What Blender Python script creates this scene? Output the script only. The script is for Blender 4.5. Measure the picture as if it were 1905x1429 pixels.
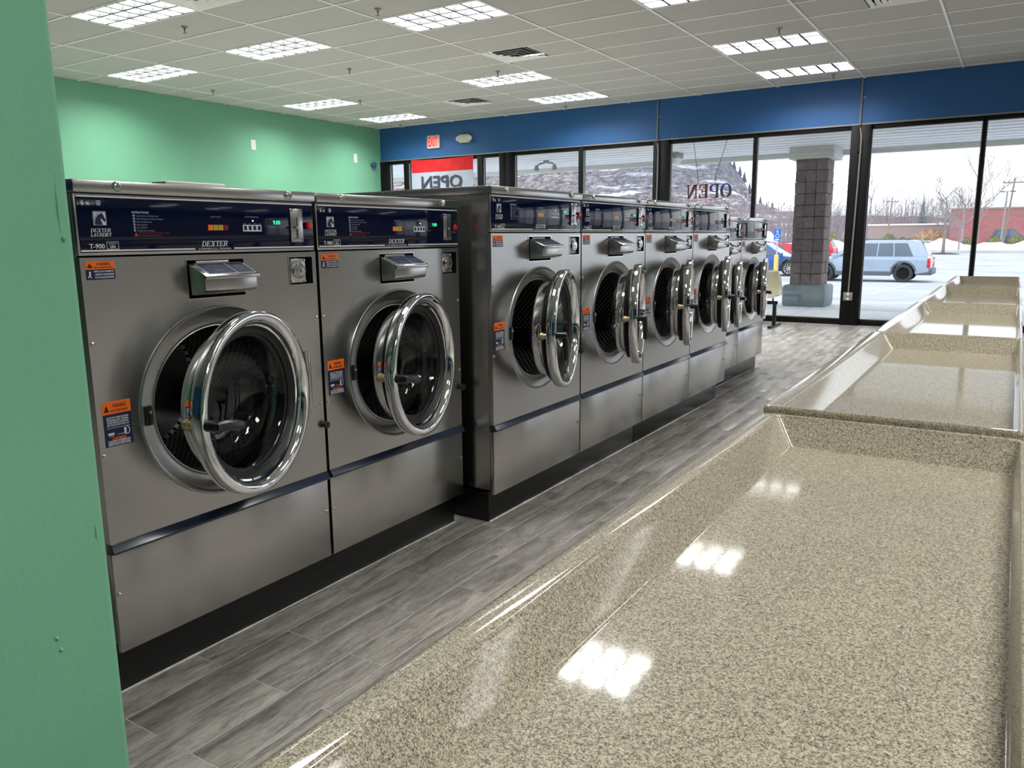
import bpy, bmesh, math, random
from mathutils import Vector, Matrix
C = bpy.context
sc = C.scene
for o in list(bpy.data.objects): bpy.data.objects.remove(o)
R = math.radians
PI = math.pi
random.seed(7)

# ------------------------------------------------------------------ camera, sky, exposure
cam_d = bpy.data.cameras.new('camera')
cam = bpy.data.objects.new('camera', cam_d)
sc.collection.objects.link(cam)
sc.camera = cam
yaw, pitch, roll, FPX = R(-32.37667539), R(-10.50604142), R(-0.55872378), 1465.99
CZ = 1.345
_f = Vector((math.sin(yaw)*math.cos(pitch), math.cos(yaw)*math.cos(pitch), math.sin(pitch)))
_r = Vector((math.cos(yaw), -math.sin(yaw), 0))
_u = _r.cross(_f)
_r2 = _r*math.cos(roll) + _u*math.sin(roll)
_u2 = -_r*math.sin(roll) + _u*math.cos(roll)
M = Matrix.Identity(4)
for k in range(3):
    M[k][0] = _r2[k]; M[k][1] = _u2[k]; M[k][2] = -_f[k]
M[2][3] = CZ
cam.matrix_world = M
cam_d.sensor_fit = 'HORIZONTAL'; cam_d.sensor_width = 36.0
cam_d.lens = FPX/1905*36.0
cam_d.clip_start = 0.02; cam_d.clip_end = 2000

SKY_STRENGTH = 2.1
LAMP = 53.0
world = bpy.data.worlds.new('overcast_sky'); sc.world = world
world.use_nodes = True
bg = world.node_tree.nodes['Background']
bg.inputs['Color'].default_value = (0.90, 0.945, 1.0, 1); bg.inputs['Strength'].default_value = SKY_STRENGTH
vs = sc.view_settings
vs.view_transform = 'Standard'; vs.look = 'None'; vs.gamma = 1.0; vs.use_curve_mapping = False; vs.exposure = 0.0
sc.cycles.use_denoising = True
sc.cycles.max_bounces = 10; sc.cycles.diffuse_bounces = 4; sc.cycles.glossy_bounces = 5
sc.cycles.transparent_max_bounces = 16; sc.cycles.transmission_bounces = 8
sc.cycles.caustics_reflective = False; sc.cycles.caustics_refractive = False
sc.cycles.sample_clamp_indirect = 5.0; sc.cycles.blur_glossy = 0.6

# ------------------------------------------------------------------ helpers
def srgb(r, g, b):
    f = lambda c: ((c/255+0.055)/1.055)**2.4 if c/255 > 0.04045 else c/255/12.92
    return (f(r), f(g), f(b), 1)

class NT:
    def __init__(self, name):
        self.m = bpy.data.materials.new(name); self.m.use_nodes = True
        self.t = self.m.node_tree; self.b = self.t.nodes['Principled BSDF']; self.out = self.t.nodes['Material Output']
    def n(self, ty, **kw):
        nd = self.t.nodes.new('ShaderNode'+ty)
        for k, v in kw.items():
            if k in nd.inputs.keys(): nd.inputs[k].default_value = v
            else: setattr(nd, k, v)
        return nd
    def l(self, a, b): self.t.links.new(a, b)
    def ramp(self, fac, stops, interp='LINEAR'):
        r = self.n('ValToRGB'); r.color_ramp.interpolation = interp
        while len(r.color_ramp.elements) < len(stops): r.color_ramp.elements.new(0.5)
        for e, (p, c) in zip(r.color_ramp.elements, stops):
            e.position = p; e.color = c if len(c) == 4 else (*c, 1)
        self.l(fac, r.inputs[0]); return r.outputs[0]
    def math(self, op, a, b=None, c=None):
        m = self.n('Math', operation=op)
        for i, x in enumerate((a, b, c)):
            if x is None: continue
            if isinstance(x, (int, float)): m.inputs[i].default_value = x
            else: self.l(x, m.inputs[i])
        return m.outputs[0]
    def set(self, **kw):
        for k, v in kw.items():
            self.b.inputs[k.replace('_', ' ')].default_value = v
        return self
    def bump(self, h, strength=0.2, dist=0.002):
        bp = self.n('Bump'); bp.inputs['Strength'].default_value = strength; bp.inputs['Distance'].default_value = dist
        self.l(h, bp.inputs['Height']); self.l(bp.outputs[0], self.b.inputs['Normal'])

def plain(name, col, rough=0.5, metal=0.0, spec=0.5, coat=0.0, emit=0.0, noise=0.0, nscale=8.0):
    t = NT(name)
    t.set(Base_Color=col, Roughness=rough, Metallic=metal, Specular_IOR_Level=spec)
    if coat: t.set(Coat_Weight=coat, Coat_Roughness=0.04)
    if emit: t.set(Emission_Color=col, Emission_Strength=emit)
    nz = t.n('TexNoise', Scale=nscale, Detail=4.0)
    tc = t.n('TexCoord'); t.l(tc.outputs['Object'], nz.inputs['Vector'])
    a = noise if noise else 0.03
    lo = tuple(c*(1-a) for c in col[:3]); hi = tuple(min(1, c*(1+a)) for c in col[:3])
    c = t.ramp(nz.outputs[0], [(0.3, lo), (0.7, hi)])
    t.l(c, t.b.inputs['Base Color'])
    if emit: t.l(c, t.b.inputs['Emission Color'])
    return t.m

# ------------------------------------------------------------------ materials
MAT = {}
def wall_mat(name, col, bscale=70, bstr=0.35):
    t = NT(name); t.set(Roughness=0.42, Specular_IOR_Level=0.35)
    g = t.n('NewGeometry')
    nz = t.n('TexNoise', Scale=1.3, Detail=3.0); t.l(g.outputs['Position'], nz.inputs['Vector'])
    lo = tuple(c*0.96 for c in col[:3]); hi = tuple(c*1.04 for c in col[:3])
    t.l(t.ramp(nz.outputs[0], [(0.3, lo), (0.7, hi)]), t.b.inputs['Base Color'])
    n2 = t.n('TexNoise', Scale=bscale, Detail=3.0); t.l(g.outputs['Position'], n2.inputs['Vector'])
    n3 = t.n('TexNoise', Scale=14, Detail=2.0); t.l(g.outputs['Position'], n3.inputs['Vector'])
    t.bump(t.math('ADD', n2.outputs[0], t.math('MULTIPLY', n3.outputs[0], 0.8)), bstr, 0.003)
    return t.m
MAT['green'] = wall_mat('green_paint', srgb(118, 180, 146))
MAT['side_wall'] = wall_mat('dark_grey_paint', srgb(104, 104, 104))
MAT['blue'] = wall_mat('blue_paint', srgb(46, 94, 150))


def ceiling_mat():
    t = NT('acoustic_tile'); t.set(Roughness=0.9, Specular_IOR_Level=0.1)
    g = t.n('NewGeometry'); oi = t.n('ObjectInfo')
    nz = t.n('TexNoise', Scale=160, Detail=3.0); t.l(g.outputs['Position'], nz.inputs['Vector'])
    c = t.ramp(nz.outputs[0], [(0.30, srgb(166, 164, 160)), (0.5, srgb(192, 190, 187)), (0.7, srgb(202, 200, 198))])
    hs = t.n('HueSaturation'); t.l(c, hs.inputs['Color'])
    t.l(t.math('ADD', t.math('MULTIPLY', oi.outputs['Random'], 0.05), 0.95), hs.inputs['Value'])
    t.l(hs.outputs[0], t.b.inputs['Base Color'])
    t.bump(nz.outputs[0], 0.4, 0.004)
    return t.m
MAT['tile'] = ceiling_mat()
MAT['tbar'] = plain('white_tee_bar', srgb(240, 239, 236), 0.4)

def plank_mat():
    t = NT('grey_wood_plank_tile'); t.set(Specular_IOR_Level=0.4)
    g = t.n('NewGeometry'); oi = t.n('ObjectInfo')
    rnd = t.math('FRACT', t.math('ADD', t.math('MULTIPLY', oi.outputs['Random'], 7.31), t.math('MULTIPLY', g.outputs['Random Per Island'], 3.7)))
    sx = t.n('SeparateXYZ'); t.l(g.outputs['Position'], sx.inputs[0])
    cx = t.n('CombineXYZ')
    t.l(t.math('ADD', sx.outputs[0], t.math('MULTIPLY', rnd, 31.0)), cx.inputs[0])
    t.l(t.math('ADD', t.math('MULTIPLY', sx.outputs[1], 0.16), t.math('MULTIPLY', rnd, 13.0)), cx.inputs[1])
    t.l(rnd, cx.inputs[2])
    n1 = t.n('TexNoise', Scale=17, Detail=6.0, Roughness=0.6, Distortion=1.6); t.l(cx.outputs[0], n1.inputs['Vector'])
    n2 = t.n('TexNoise', Scale=130, Detail=6.0, Roughness=0.7, Distortion=0.9); t.l(cx.outputs[0], n2.inputs['Vector'])
    mix = t.math('ADD', t.math('MULTIPLY', n1.outputs[0], 0.56), t.math('MULTIPLY', n2.outputs[0], 0.44))
    c = t.ramp(mix, [(0.32, srgb(78, 73, 70)), (0.43, srgb(126, 121, 115)), (0.54, srgb(162, 157, 150)), (0.68, srgb(190, 186, 178))])
    hs = t.n('HueSaturation'); t.l(c, hs.inputs['Color'])
    t.l(t.math('ADD', t.math('MULTIPLY', rnd, 0.30), 0.80), hs.inputs['Value'])
    t.l(hs.outputs[0], t.b.inputs['Base Color'])
    t.l(t.math('ADD', t.math('MULTIPLY', n2.outputs[0], 0.15), 0.27), t.b.inputs['Roughness'])
    t.bump(mix, 0.12, 0.002)
    return t.m
MAT['plank'] = plank_mat()
MAT['grout'] = plain('grout', srgb(186, 183, 176), 0.8, noise=0.1, nscale=30)

def granite_mat():
    t = NT('speckled_stone_laminate'); t.set(Roughness=0.4, Specular_IOR_Level=0.15, Coat_Weight=0.85, Coat_Roughness=0.06)
    g = t.n('NewGeometry')
    n1 = t.n('TexNoise', Scale=520, Detail=2.5, Roughness=0.6); t.l(g.outputs['Position'], n1.inputs['Vector'])
    n2 = t.n('TexNoise', Scale=210, Detail=2.0); t.l(g.outputs['Position'], n2.inputs['Vector'])
    n3 = t.n('TexNoise', Scale=3.0, Detail=2.0); t.l(g.outputs['Position'], n3.inputs['Vector'])
    m = t.math('ADD', t.math('MULTIPLY', n1.outputs[0], 0.72), t.math('MULTIPLY', n2.outputs[0], 0.28))
    c = t.ramp(m, [(0.36, srgb(70, 63, 56)), (0.44, srgb(117, 109, 94)), (0.52, srgb(158, 150, 130)), (0.62, srgb(190, 182, 160))])
    hs = t.n('HueSaturation'); t.l(c, hs.inputs['Color'])
    t.l(t.math('ADD', t.math('MULTIPLY', n3.outputs[0], 0.16), 0.92), hs.inputs['Value'])
    t.l(hs.outputs[0], t.b.inputs['Base Color'])
    return t.m
MAT['granite'] = granite_mat()

def steel_mat(name, col, rough, aniso, streak=0.02):
    t = NT(name); t.set(Metallic=1.0, Roughness=rough, Anisotropic=aniso, Anisotropic_Rotation=0.25)
    tg = t.n('Tangent', direction_type='RADIAL', axis='Z'); t.l(tg.outputs[0], t.b.inputs['Tangent'])
    g = t.n('NewGeometry')
    mp = t.n('Mapping'); mp.inputs['Scale'].default_value = (6, 6, 420); t.l(g.outputs['Position'], mp.inputs[0])
    nz = t.n('TexNoise', Scale=1.0, Detail=3.0); t.l(mp.outputs[0], nz.inputs['Vector'])
    lo = tuple(c*(1-streak) for c in col[:3]); hi = tuple(min(1, c*(1+streak)) for c in col[:3])
    t.l(t.ramp(nz.outputs[0], [(0.3, lo), (0.7, hi)]), t.b.inputs['Base Color'])
    # slow waviness of the sheet metal
    n2 = t.n('TexNoise', Scale=2.4, Detail=0.0); t.l(g.outputs['Position'], n2.inputs['Vector'])
    t.bump(n2.outputs[0], 0.15, 0.012)
    return t.m
MAT['steel'] = steel_mat('brushed_steel', (0.50, 0.488, 0.47, 1), 0.26, 0.65)
MAT['steel_plain'] = steel_mat('satin_steel', (0.54, 0.53, 0.515, 1), 0.24, 0.3, 0.03)
MAT['bezel_steel'] = steel_mat('bezel_steel', (0.50, 0.49, 0.475, 1), 0.33, 0.0, 0.03)
MAT['chrome'] = plain('chrome', (0.86, 0.87, 0.88, 1), 0.05, 1.0)
MAT['bolt_steel'] = plain('bolt_steel', (0.7, 0.7, 0.69, 1), 0.2, 1.0)
MAT['navy'] = plain('navy_gloss_panel', srgb(6, 14, 44), 0.07, 0.0, 0.32)
MAT['navy_flat'] = plain('navy_print', srgb(14, 26, 66), 0.4)
MAT['strip'] = plain('blue_grey_strip', srgb(38, 48, 66), 0.22, 0.0, 0.6)
MAT['white_print'] = plain('white_print', srgb(228, 232, 236), 0.4)
MAT['grey_print'] = plain('pale_blue_print', srgb(150, 162, 178), 0.4)
MAT['red_print'] = plain('red_print', srgb(196, 60, 36), 0.4)
MAT['orange'] = plain('orange_print', srgb(250, 112, 24), 0.45)
MAT['black_print'] = plain('black_print', srgb(20, 18, 18), 0.5)
MAT['black'] = plain('black_paint', srgb(14, 14, 16), 0.35, noise=0.15, nscale=20)
MAT['rubber'] = plain('black_rubber', srgb(17, 17, 18), 0.55)
MAT['plastic'] = plain('black_plastic', srgb(20, 20, 22), 0.3)
MAT['void'] = plain('dark_recess', srgb(8, 8, 8), 0.8)
MAT['brass'] = plain('pale_brass', srgb(196, 176, 138), 0.35, 0.6)
MAT['red_button'] = plain('red_plastic', srgb(214, 32, 34), 0.3, coat=0.3)
MAT['lamp_orange'] = plain('orange_key', srgb(232, 110, 36), 0.35, emit=0.15)
MAT['lamp_yellow'] = plain('yellow_key', srgb(176, 152, 30), 0.35, emit=0.1)
MAT['lamp_red'] = plain('dark_red_key', srgb(120, 22, 26), 0.35)
MAT['led_green'] = plain('green_led', srgb(40, 235, 160), 0.4, emit=1.4)
MAT['white_plastic'] = plain('white_plastic', srgb(224, 226, 220), 0.4)
MAT['cream_plastic'] = plain('cream_plastic', srgb(146, 143, 122), 0.4)
MAT['frame'] = plain('dark_bronze_aluminium', srgb(11, 11, 12), 0.5, 0.0, 0.2)
MAT['bead'] = plain('grey_glazing_bead', srgb(150, 150, 150), 0.35, 0.6)
MAT['grey_metal'] = plain('grey_metal', srgb(150, 150, 146), 0.4, 0.5)
MAT['caulk'] = plain('white_caulk', srgb(206, 206, 200), 0.7, noise=0.2, nscale=40)
MAT['exit_red'] = plain('exit_red', srgb(238, 40, 52), 0.4, emit=0.7)
MAT['banner_red'] = plain('banner_red', srgb(196, 22, 28), 0.8)
MAT['banner_white'] = plain('banner_white', srgb(172, 180, 198), 0.8)
MAT['banner_grey'] = plain('banner_letter', srgb(52, 58, 70), 0.7)
MAT['sign_dark'] = plain('sign_letter_back', srgb(46, 48, 46), 0.5)
MAT['led_blue'] = plain('blue_led', (0.10, 0.16, 1.0, 1), 0.4, emit=3.0)
MAT['led_red'] = plain('pink_led', (1.0, 0.36, 0.40, 1), 0.4, emit=1.6)
MAT['led_white'] = plain('white_led', (1.0, 0.95, 0.95, 1), 0.4, emit=1.6)
MAT['blue_device'] = plain('blue_plastic', srgb(34, 70, 120), 0.3)

def drum_mat(name, web, dot, thr):
    t = NT(name); t.set(Metallic=0.9)
    tc = t.n('TexCoord'); s = t.n('SeparateXYZ'); t.l(tc.outputs['Object'], s.inputs[0])
    ang = t.math('ARCTAN2', s.outputs[1], s.outputs[2])
    u = t.math('MULTIPLY', ang, 58.0); v = t.math('MULTIPLY', s.outputs[0], 226.0)
    h = t.math('MULTIPLY', t.math('SINE', u), t.math('SINE', v))
    hole = t.math('GREATER_THAN', h, thr)
    c = t.n('MixRGB'); c.inputs[1].default_value = (web, web, web, 1); c.inputs[2].default_value = (dot, dot, dot, 1)
    t.l(hole, c.inputs[0]); t.l(c.outputs[0], t.b.inputs['Base Color'])
    t.l(t.math('ADD', t.math('MULTIPLY', hole, 0.5), 0.32), t.b.inputs['Roughness'])
    t.bump(t.math('SUBTRACT', 1.0, hole), 0.4, 0.003)
    return t.m
MAT['drum'] = drum_mat('perforated_drum_steel', 0.22, 0.008, 0.30)
MAT['drum_glints'] = drum_mat('drum_with_painted_glints', 0.05, 0.55, 0.55)  # window light glinting on the hole rims, painted in as pale dots

def glass_mat(name, tint, base, grazing=1.0, rough=0.0):
    t = NT(name); t.t.nodes.remove(t.b)
    tr = t.n('BsdfTransparent'); tr.inputs[0].default_value = tint
    gl = t.n('BsdfGlossy'); gl.inputs['Roughness'].default_value = rough
    lw = t.n('LayerWeight'); lw.inputs['Blend'].default_value = 0.5
    fr = t.math('ADD', t.math('MULTIPLY', t.math('POWER', lw.outputs['Facing'], 5.0), grazing), base)
    mx = t.n('MixShader'); t.l(fr, mx.inputs[0])
    t.l(tr.outputs[0], mx.inputs[1]); t.l(gl.outputs[0], mx.inputs[2])
    t.l(mx.outputs[0], t.out.inputs[0])
    return t.m
MAT['pane'] = glass_mat('window_glass', (0.95, 0.965, 0.965, 1), 0.035, 0.6)
MAT['door_glass'] = glass_mat('porthole_glass', (0.80, 0.82, 0.82, 1), 0.05, 0.8)
MAT['car_glass'] = plain('car_glass', srgb(96, 110, 128), 0.08, 0.0, 0.6)

def emission_mat(name, col, s):
    t = NT(name); t.t.nodes.remove(t.b)
    e = t.n('Emission'); e.inputs[0].default_value = col; e.inputs[1].default_value = s
    t.l(e.outputs[0], t.out.inputs[0]); return t.m
MAT['lamp'] = emission_mat('fluorescent_lamp', (1.0, 0.995, 0.975, 1), LAMP)
MAT['louver'] = plain('louver_blade', srgb(56, 57, 58), 0.4, 0.0, 0.25)
MAT['housing'] = plain('lamp_housing', srgb(225, 225, 222), 0.5)
MAT['light_trim'] = plain('light_trim', srgb(52, 52, 52), 0.5)

def ground_mat(name, a, b, scale=0.35, rough=0.7, fine=9.0):
    t = NT(name); t.set(Roughness=rough, Specular_IOR_Level=0.3)
    g = t.n('NewGeometry')
    n1 = t.n('TexNoise', Scale=scale, Detail=5.0, Roughness=0.6); t.l(g.outputs['Position'], n1.inputs['Vector'])
    n2 = t.n('TexNoise', Scale=fine, Detail=3.0); t.l(g.outputs['Position'], n2.inputs['Vector'])
    m = t.math('ADD', t.math('MULTIPLY', n1.outputs[0], 0.75), t.math('MULTIPLY', n2.outputs[0], 0.25))
    t.l(t.ramp(m, [(0.36, a), (0.64, b)]), t.b.inputs['Base Color'])
    t.bump(n2.outputs[0], 0.15, 0.01)
    return t.m
MAT['asphalt'] = ground_mat('salt_bleached_asphalt', srgb(172, 176, 183), srgb(206, 209, 215))
MAT['concrete'] = ground_mat('concrete', srgb(212, 215, 220), srgb(230, 232, 236), 1.2)
MAT['concrete_base'] = ground_mat('grey_blue_concrete', srgb(124, 138, 146), srgb(142, 156, 162), 2.0)
MAT['snow'] = ground_mat('snow', srgb(236, 240, 246), srgb(250, 252, 255), 0.8)
MAT['mulch'] = ground_mat('dark_mulch', srgb(60, 50, 46), srgb(84, 74, 68), 4.0)
MAT['road'] = ground_mat('road_asphalt', srgb(150, 142, 148), srgb(186, 180, 186), 0.2)
def block_mat():
    t = NT('split_face_block'); t.set(Roughness=0.85, Specular_IOR_Level=0.15)
    g = t.n('NewGeometry'); oi = t.n('ObjectInfo')
    n1 = t.n('TexNoise', Scale=16, Detail=6.0, Roughness=0.7); t.l(g.outputs['Position'], n1.inputs['Vector'])
    c = t.ramp(n1.outputs[0], [(0.3, srgb(126, 112, 112)), (0.55, srgb(146, 131, 129)), (0.75, srgb(162, 148, 144))])
    hs = t.n('HueSaturation'); t.l(c, hs.inputs['Color'])
    t.l(t.math('ADD', t.math('MULTIPLY', oi.outputs['Random'], 0.2), 0.86), hs.inputs['Value'])
    t.l(hs.outputs[0], t.b.inputs['Base Color'])
    t.bump(n1.outputs[0], 0.8, 0.02)
    return t.m
MAT['block'] = block_mat()
MAT['soffit'] = plain('white_soffit', srgb(240, 241, 246), 0.6)
MAT['cap_wood'] = plain('white_trim_paint', srgb(214, 212, 206), 0.6, noise=0.06)
def brick_mat():
    t = NT('red_brick'); t.set(Roughness=0.85)
    tc = t.n('TexCoord'); mp = t.n('Mapping'); mp.inputs['Rotation'].default_value = (R(90), 0, 0)
    t.l(tc.outputs['Object'], mp.inputs[0])
    b = t.n('TexBrick'); b.inputs['Scale'].default_value = 1.0
    b.inputs['Color1'].default_value = srgb(168, 96, 98); b.inputs['Color2'].default_value = srgb(188, 118, 118); b.inputs['Mortar'].default_value = srgb(176, 140, 136)
    b.inputs['Brick Width'].default_value = 0.6; b.inputs['Row Height'].default_value = 0.22; b.inputs['Mortar Size'].default_value = 0.02
    t.l(mp.outputs[0], b.inputs['Vector'])
    nz = t.n('TexNoise', Scale=0.6, Detail=5.0); t.l(tc.outputs['Object'], nz.inputs['Vector'])
    mx = t.n('MixRGB'); t.l(t.math('MULTIPLY', nz.outputs[0], 0.7), mx.inputs[0]); t.l(b.outputs[0], mx.inputs[1]); mx.inputs[2].default_value = srgb(168, 112, 112)
    t.l(mx.outputs[0], t.b.inputs['Base Color']); return t.m
MAT['brick'] = brick_mat()
def hill_mat():
    t = NT('wooded_hillside'); t.set(Roughness=0.95, Specular_IOR_Level=0.05)
    g = t.n('NewGeometry')
    mp = t.n('Mapping'); mp.inputs['Scale'].default_value = (0.10, 0.05, 0.12); mp.inputs['Rotation'].default_value = (0, R(-32), 0)
    t.l(g.outputs['Position'], mp.inputs[0])
    n1 = t.n('TexNoise', Scale=1.0, Detail=8.0, Roughness=0.72); t.l(mp.outputs[0], n1.inputs['Vector'])
    n2 = t.n('TexNoise', Scale=0.55, Detail=7.0, Roughness=0.75); t.l(g.outputs['Position'], n2.inputs['Vector'])
    c = t.ramp(n2.outputs[0], [(0.34, srgb(70, 68, 80)), (0.46, srgb(118, 112, 122)), (0.54, srgb(150, 141, 142)), (0.66, srgb(188, 178, 174))])
    mp2 = t.n('Mapping'); mp2.inputs['Rotation'].default_value = (0, R(34), 0); mp2.inputs['Scale'].default_value = (0.10, 0.1, 1.1)
    t.l(g.outputs['Position'], mp2.inputs[0])
    n3 = t.n('TexNoise', Scale=0.55, Detail=5.0, Roughness=0.7); t.l(mp2.outputs[0], n3.inputs['Vector'])
    snow = t.ramp(t.math('MULTIPLY', n3.outputs[0], t.math('ADD', n1.outputs[0], 0.5)), [(0.565, (0, 0, 0, 1)), (0.63, (1, 1, 1, 1))])
    mx = t.n('MixRGB'); t.l(snow, mx.inputs[0]); t.l(c, mx.inputs[1]); mx.inputs[2].default_value = srgb(232, 234, 240)
    green = t.ramp(n1.outputs[0], [(0.58, (0, 0, 0, 1)), (0.68, (1, 1, 1, 1))])
    m2 = t.n('MixRGB'); t.l(t.math('MULTIPLY', green, 0.55), m2.inputs[0]); t.l(mx.outputs[0], m2.inputs[1]); m2.inputs[2].default_value = srgb(112, 128, 114)
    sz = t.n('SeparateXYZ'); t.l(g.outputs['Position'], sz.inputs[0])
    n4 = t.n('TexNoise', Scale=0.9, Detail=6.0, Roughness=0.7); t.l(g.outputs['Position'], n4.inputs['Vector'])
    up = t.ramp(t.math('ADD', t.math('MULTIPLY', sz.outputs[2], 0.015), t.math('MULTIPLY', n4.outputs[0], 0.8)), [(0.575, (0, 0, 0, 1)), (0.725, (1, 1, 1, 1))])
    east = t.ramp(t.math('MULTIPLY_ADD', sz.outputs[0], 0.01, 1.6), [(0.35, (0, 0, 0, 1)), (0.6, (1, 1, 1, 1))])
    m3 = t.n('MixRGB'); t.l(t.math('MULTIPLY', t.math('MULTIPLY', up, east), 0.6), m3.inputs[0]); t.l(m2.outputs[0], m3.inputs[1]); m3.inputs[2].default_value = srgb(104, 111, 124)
    t.l(m3.outputs[0], t.b.inputs['Base Color']); return t.m
MAT['hill'] = hill_mat()
MAT['bark'] = plain('grey_bark', srgb(150, 142, 138), 0.9, noise=0.2, nscale=4)
MAT['twig'] = plain('mauve_twigs', srgb(158, 146, 150), 0.9, noise=0.2, nscale=2)
MAT['wood_pole'] = plain('weathered_pole', srgb(140, 128, 118), 0.9, noise=0.15, nscale=5)
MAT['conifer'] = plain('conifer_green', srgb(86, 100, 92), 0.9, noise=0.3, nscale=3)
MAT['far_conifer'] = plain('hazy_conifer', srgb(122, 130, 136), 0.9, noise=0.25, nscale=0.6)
MAT['shrub'] = plain('olive_evergreen', srgb(122, 122, 84), 0.9, noise=0.45, nscale=5)
MAT['orange_shrub'] = plain('russet_shrub', srgb(178, 146, 120), 0.9, noise=0.3, nscale=3)
MAT['tire'] = plain('tire_rubber', srgb(58, 60, 66), 0.8)
MAT['alloy'] = plain('grey_alloy', srgb(136, 140, 148), 0.4, 0.3)
MAT['alloy_bright'] = plain('bright_alloy', srgb(196, 198, 202), 0.3, 0.6)
MAT['car_silver'] = plain('silver_blue_paint', srgb(172, 188, 208), 0.25, 0.2, 0.5, coat=0.6)
MAT['car_clad'] = plain('grey_cladding', srgb(96, 104, 116), 0.6)
MAT['car_blue'] = plain('blue_car_paint', srgb(48, 96, 176), 0.25, 0.1, 0.5, coat=0.6)
MAT['car_red'] = plain('red_car_paint', srgb(214, 48, 58), 0.25, 0.0, 0.5, coat=0.6)
MAT['car_white'] = plain('white_car_paint', srgb(236, 238, 240), 0.25, 0.0, 0.5, coat=0.6)
MAT['car_dark'] = plain('slate_car_paint', srgb(74, 88, 104), 0.3, 0.1, 0.5, coat=0.5)
MAT['tail'] = plain('red_lens', srgb(216, 30, 56), 0.2, coat=0.4)
MAT['sign_blue'] = plain('sign_blue', srgb(40, 110, 206), 0.4)
MAT['yellow'] = plain('yellow_sleeve', srgb(246, 218, 120), 0.5)

# ------------------------------------------------------------------ mesh builder
class MB:
    def __init__(self): self.v = []; self.f = []
    def add(self, vs, fs):
        n = len(self.v); self.v += [tuple(p) for p in vs]; self.f += [tuple(i+n for i in q) for q in fs]; return self
    def box(self, x0, x1, y0, y1, z0, z1):
        vs = [(x, y, z) for x in (x0, x1) for y in (y0, y1) for z in (z0, z1)]
        return self.add(vs, [(0,1,3,2),(4,6,7,5),(0,4,5,1),(2,3,7,6),(0,2,6,4),(1,5,7,3)])
    def quad(self, *p): return self.add(p, [tuple(range(len(p)))])
    def tube(self, pts, r, seg=8, caps=True):
        pts = [Vector(p) for p in pts]; rs = r if isinstance(r, (list, tuple)) else [r]*len(pts)
        vs = []; up = None
        for i, p in enumerate(pts):
            d = (pts[min(i+1, len(pts)-1)] - pts[max(i-1, 0)]).normalized()
            if up is None: up = Vector((0,0,1)) if abs(d.z) < 0.9 else Vector((1,0,0))
            a = d.cross(up).normalized(); b = d.cross(a).normalized(); up = -b if False else up
            if abs(d.dot(up)) > 0.95: up = a
            for k in range(seg):
                t = 2*PI*k/seg; vs.append(p + a*math.cos(t)*rs[i] + b*math.sin(t)*rs[i])
        fs = []
        for i in range(len(pts)-1):
            for k in range(seg):
                fs.append((i*seg+k, i*seg+(k+1)%seg, (i+1)*seg+(k+1)%seg, (i+1)*seg+k))
        if caps: fs += [tuple(range(seg))[::-1], tuple((len(pts)-1)*seg+k for k in range(seg))]
        return self.add(vs, fs)
    def lathe(self, prof, c=(0,0,0), axis='X', seg=48, closed=False):
        """prof: list of (height along axis, radius)"""
        vs = []
        for h, r in prof:
            for k in range(seg):
                t = 2*PI*k/seg; a, b = r*math.cos(t), r*math.sin(t)
                vs.append({'X': (c[0]+h, c[1]+a, c[2]+b), 'Y': (c[0]+b, c[1]+h, c[2]+a), 'Z': (c[0]+a, c[1]+b, c[2]+h)}[axis])
        n = len(prof); fs = []
        for i in range(n if closed else n-1):
            j = (i+1) % n
            for k in range(seg):
                fs.append((i*seg+k, i*seg+(k+1)%seg, j*seg+(k+1)%seg, j*seg+k))
        return self.add(vs, fs)
    def disc(self, c, r, axis='X', seg=24, h=0.0):
        pr = [(0, 0.0001), (0, r)] if not h else [(0, 0.0001), (0, r), (h, r), (h, 0.0001)]
        return self.lathe(pr, c, axis, seg)
    def prism(self, poly, fn, h0, h1):
        """poly 2D, fn(u,v,h)->xyz"""
        n = len(poly)
        vs = [fn(u, v, h0) for u, v in poly] + [fn(u, v, h1) for u, v in poly]
        fs = [tuple(range(n))[::-1], tuple(range(n, 2*n))] + [(i, (i+1)%n, n+(i+1)%n, n+i) for i in range(n)]
        return self.add(vs, fs)
    def flat(self, polys, fn):
        for p in polys: self.add([fn(u, v) for u, v in p], [tuple(range(len(p)))])
        return self
    def build(self, name, mat, parent=None, smooth=30, bevel=0.0, loc=None, weld=True, recalc=True, flat=False):
        me = bpy.data.meshes.new(name); bm = bmesh.new()
        vs = [bm.verts.new(p) for p in self.v]
        for q in self.f:
            try: bm.faces.new([vs[i] for i in q])
            except ValueError: pass
        if weld: bmesh.ops.remove_doubles(bm, verts=bm.verts, dist=1e-5)
        if recalc: bmesh.ops.recalc_face_normals(bm, faces=bm.faces)
        if bevel:
            es = [e for e in bm.edges if len(e.link_faces) == 2 and e.calc_face_angle(0) > R(35)]
            bmesh.ops.bevel(bm, geom=es, offset=bevel, segments=2, profile=0.5, affect='EDGES', clamp_overlap=True)
        for f in bm.faces: f.smooth = (not flat) and len(f.verts) < 9
        bm.to_mesh(me); bm.free()
        if not flat: me.set_sharp_from_angle(angle=R(smooth))
        me.materials.append(mat if not isinstance(mat, str) else MAT[mat])
        o = bpy.data.objects.new(name, me); sc.collection.objects.link(o)
        if parent: o.parent = parent
        if loc: o.location = loc
        return o

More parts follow.
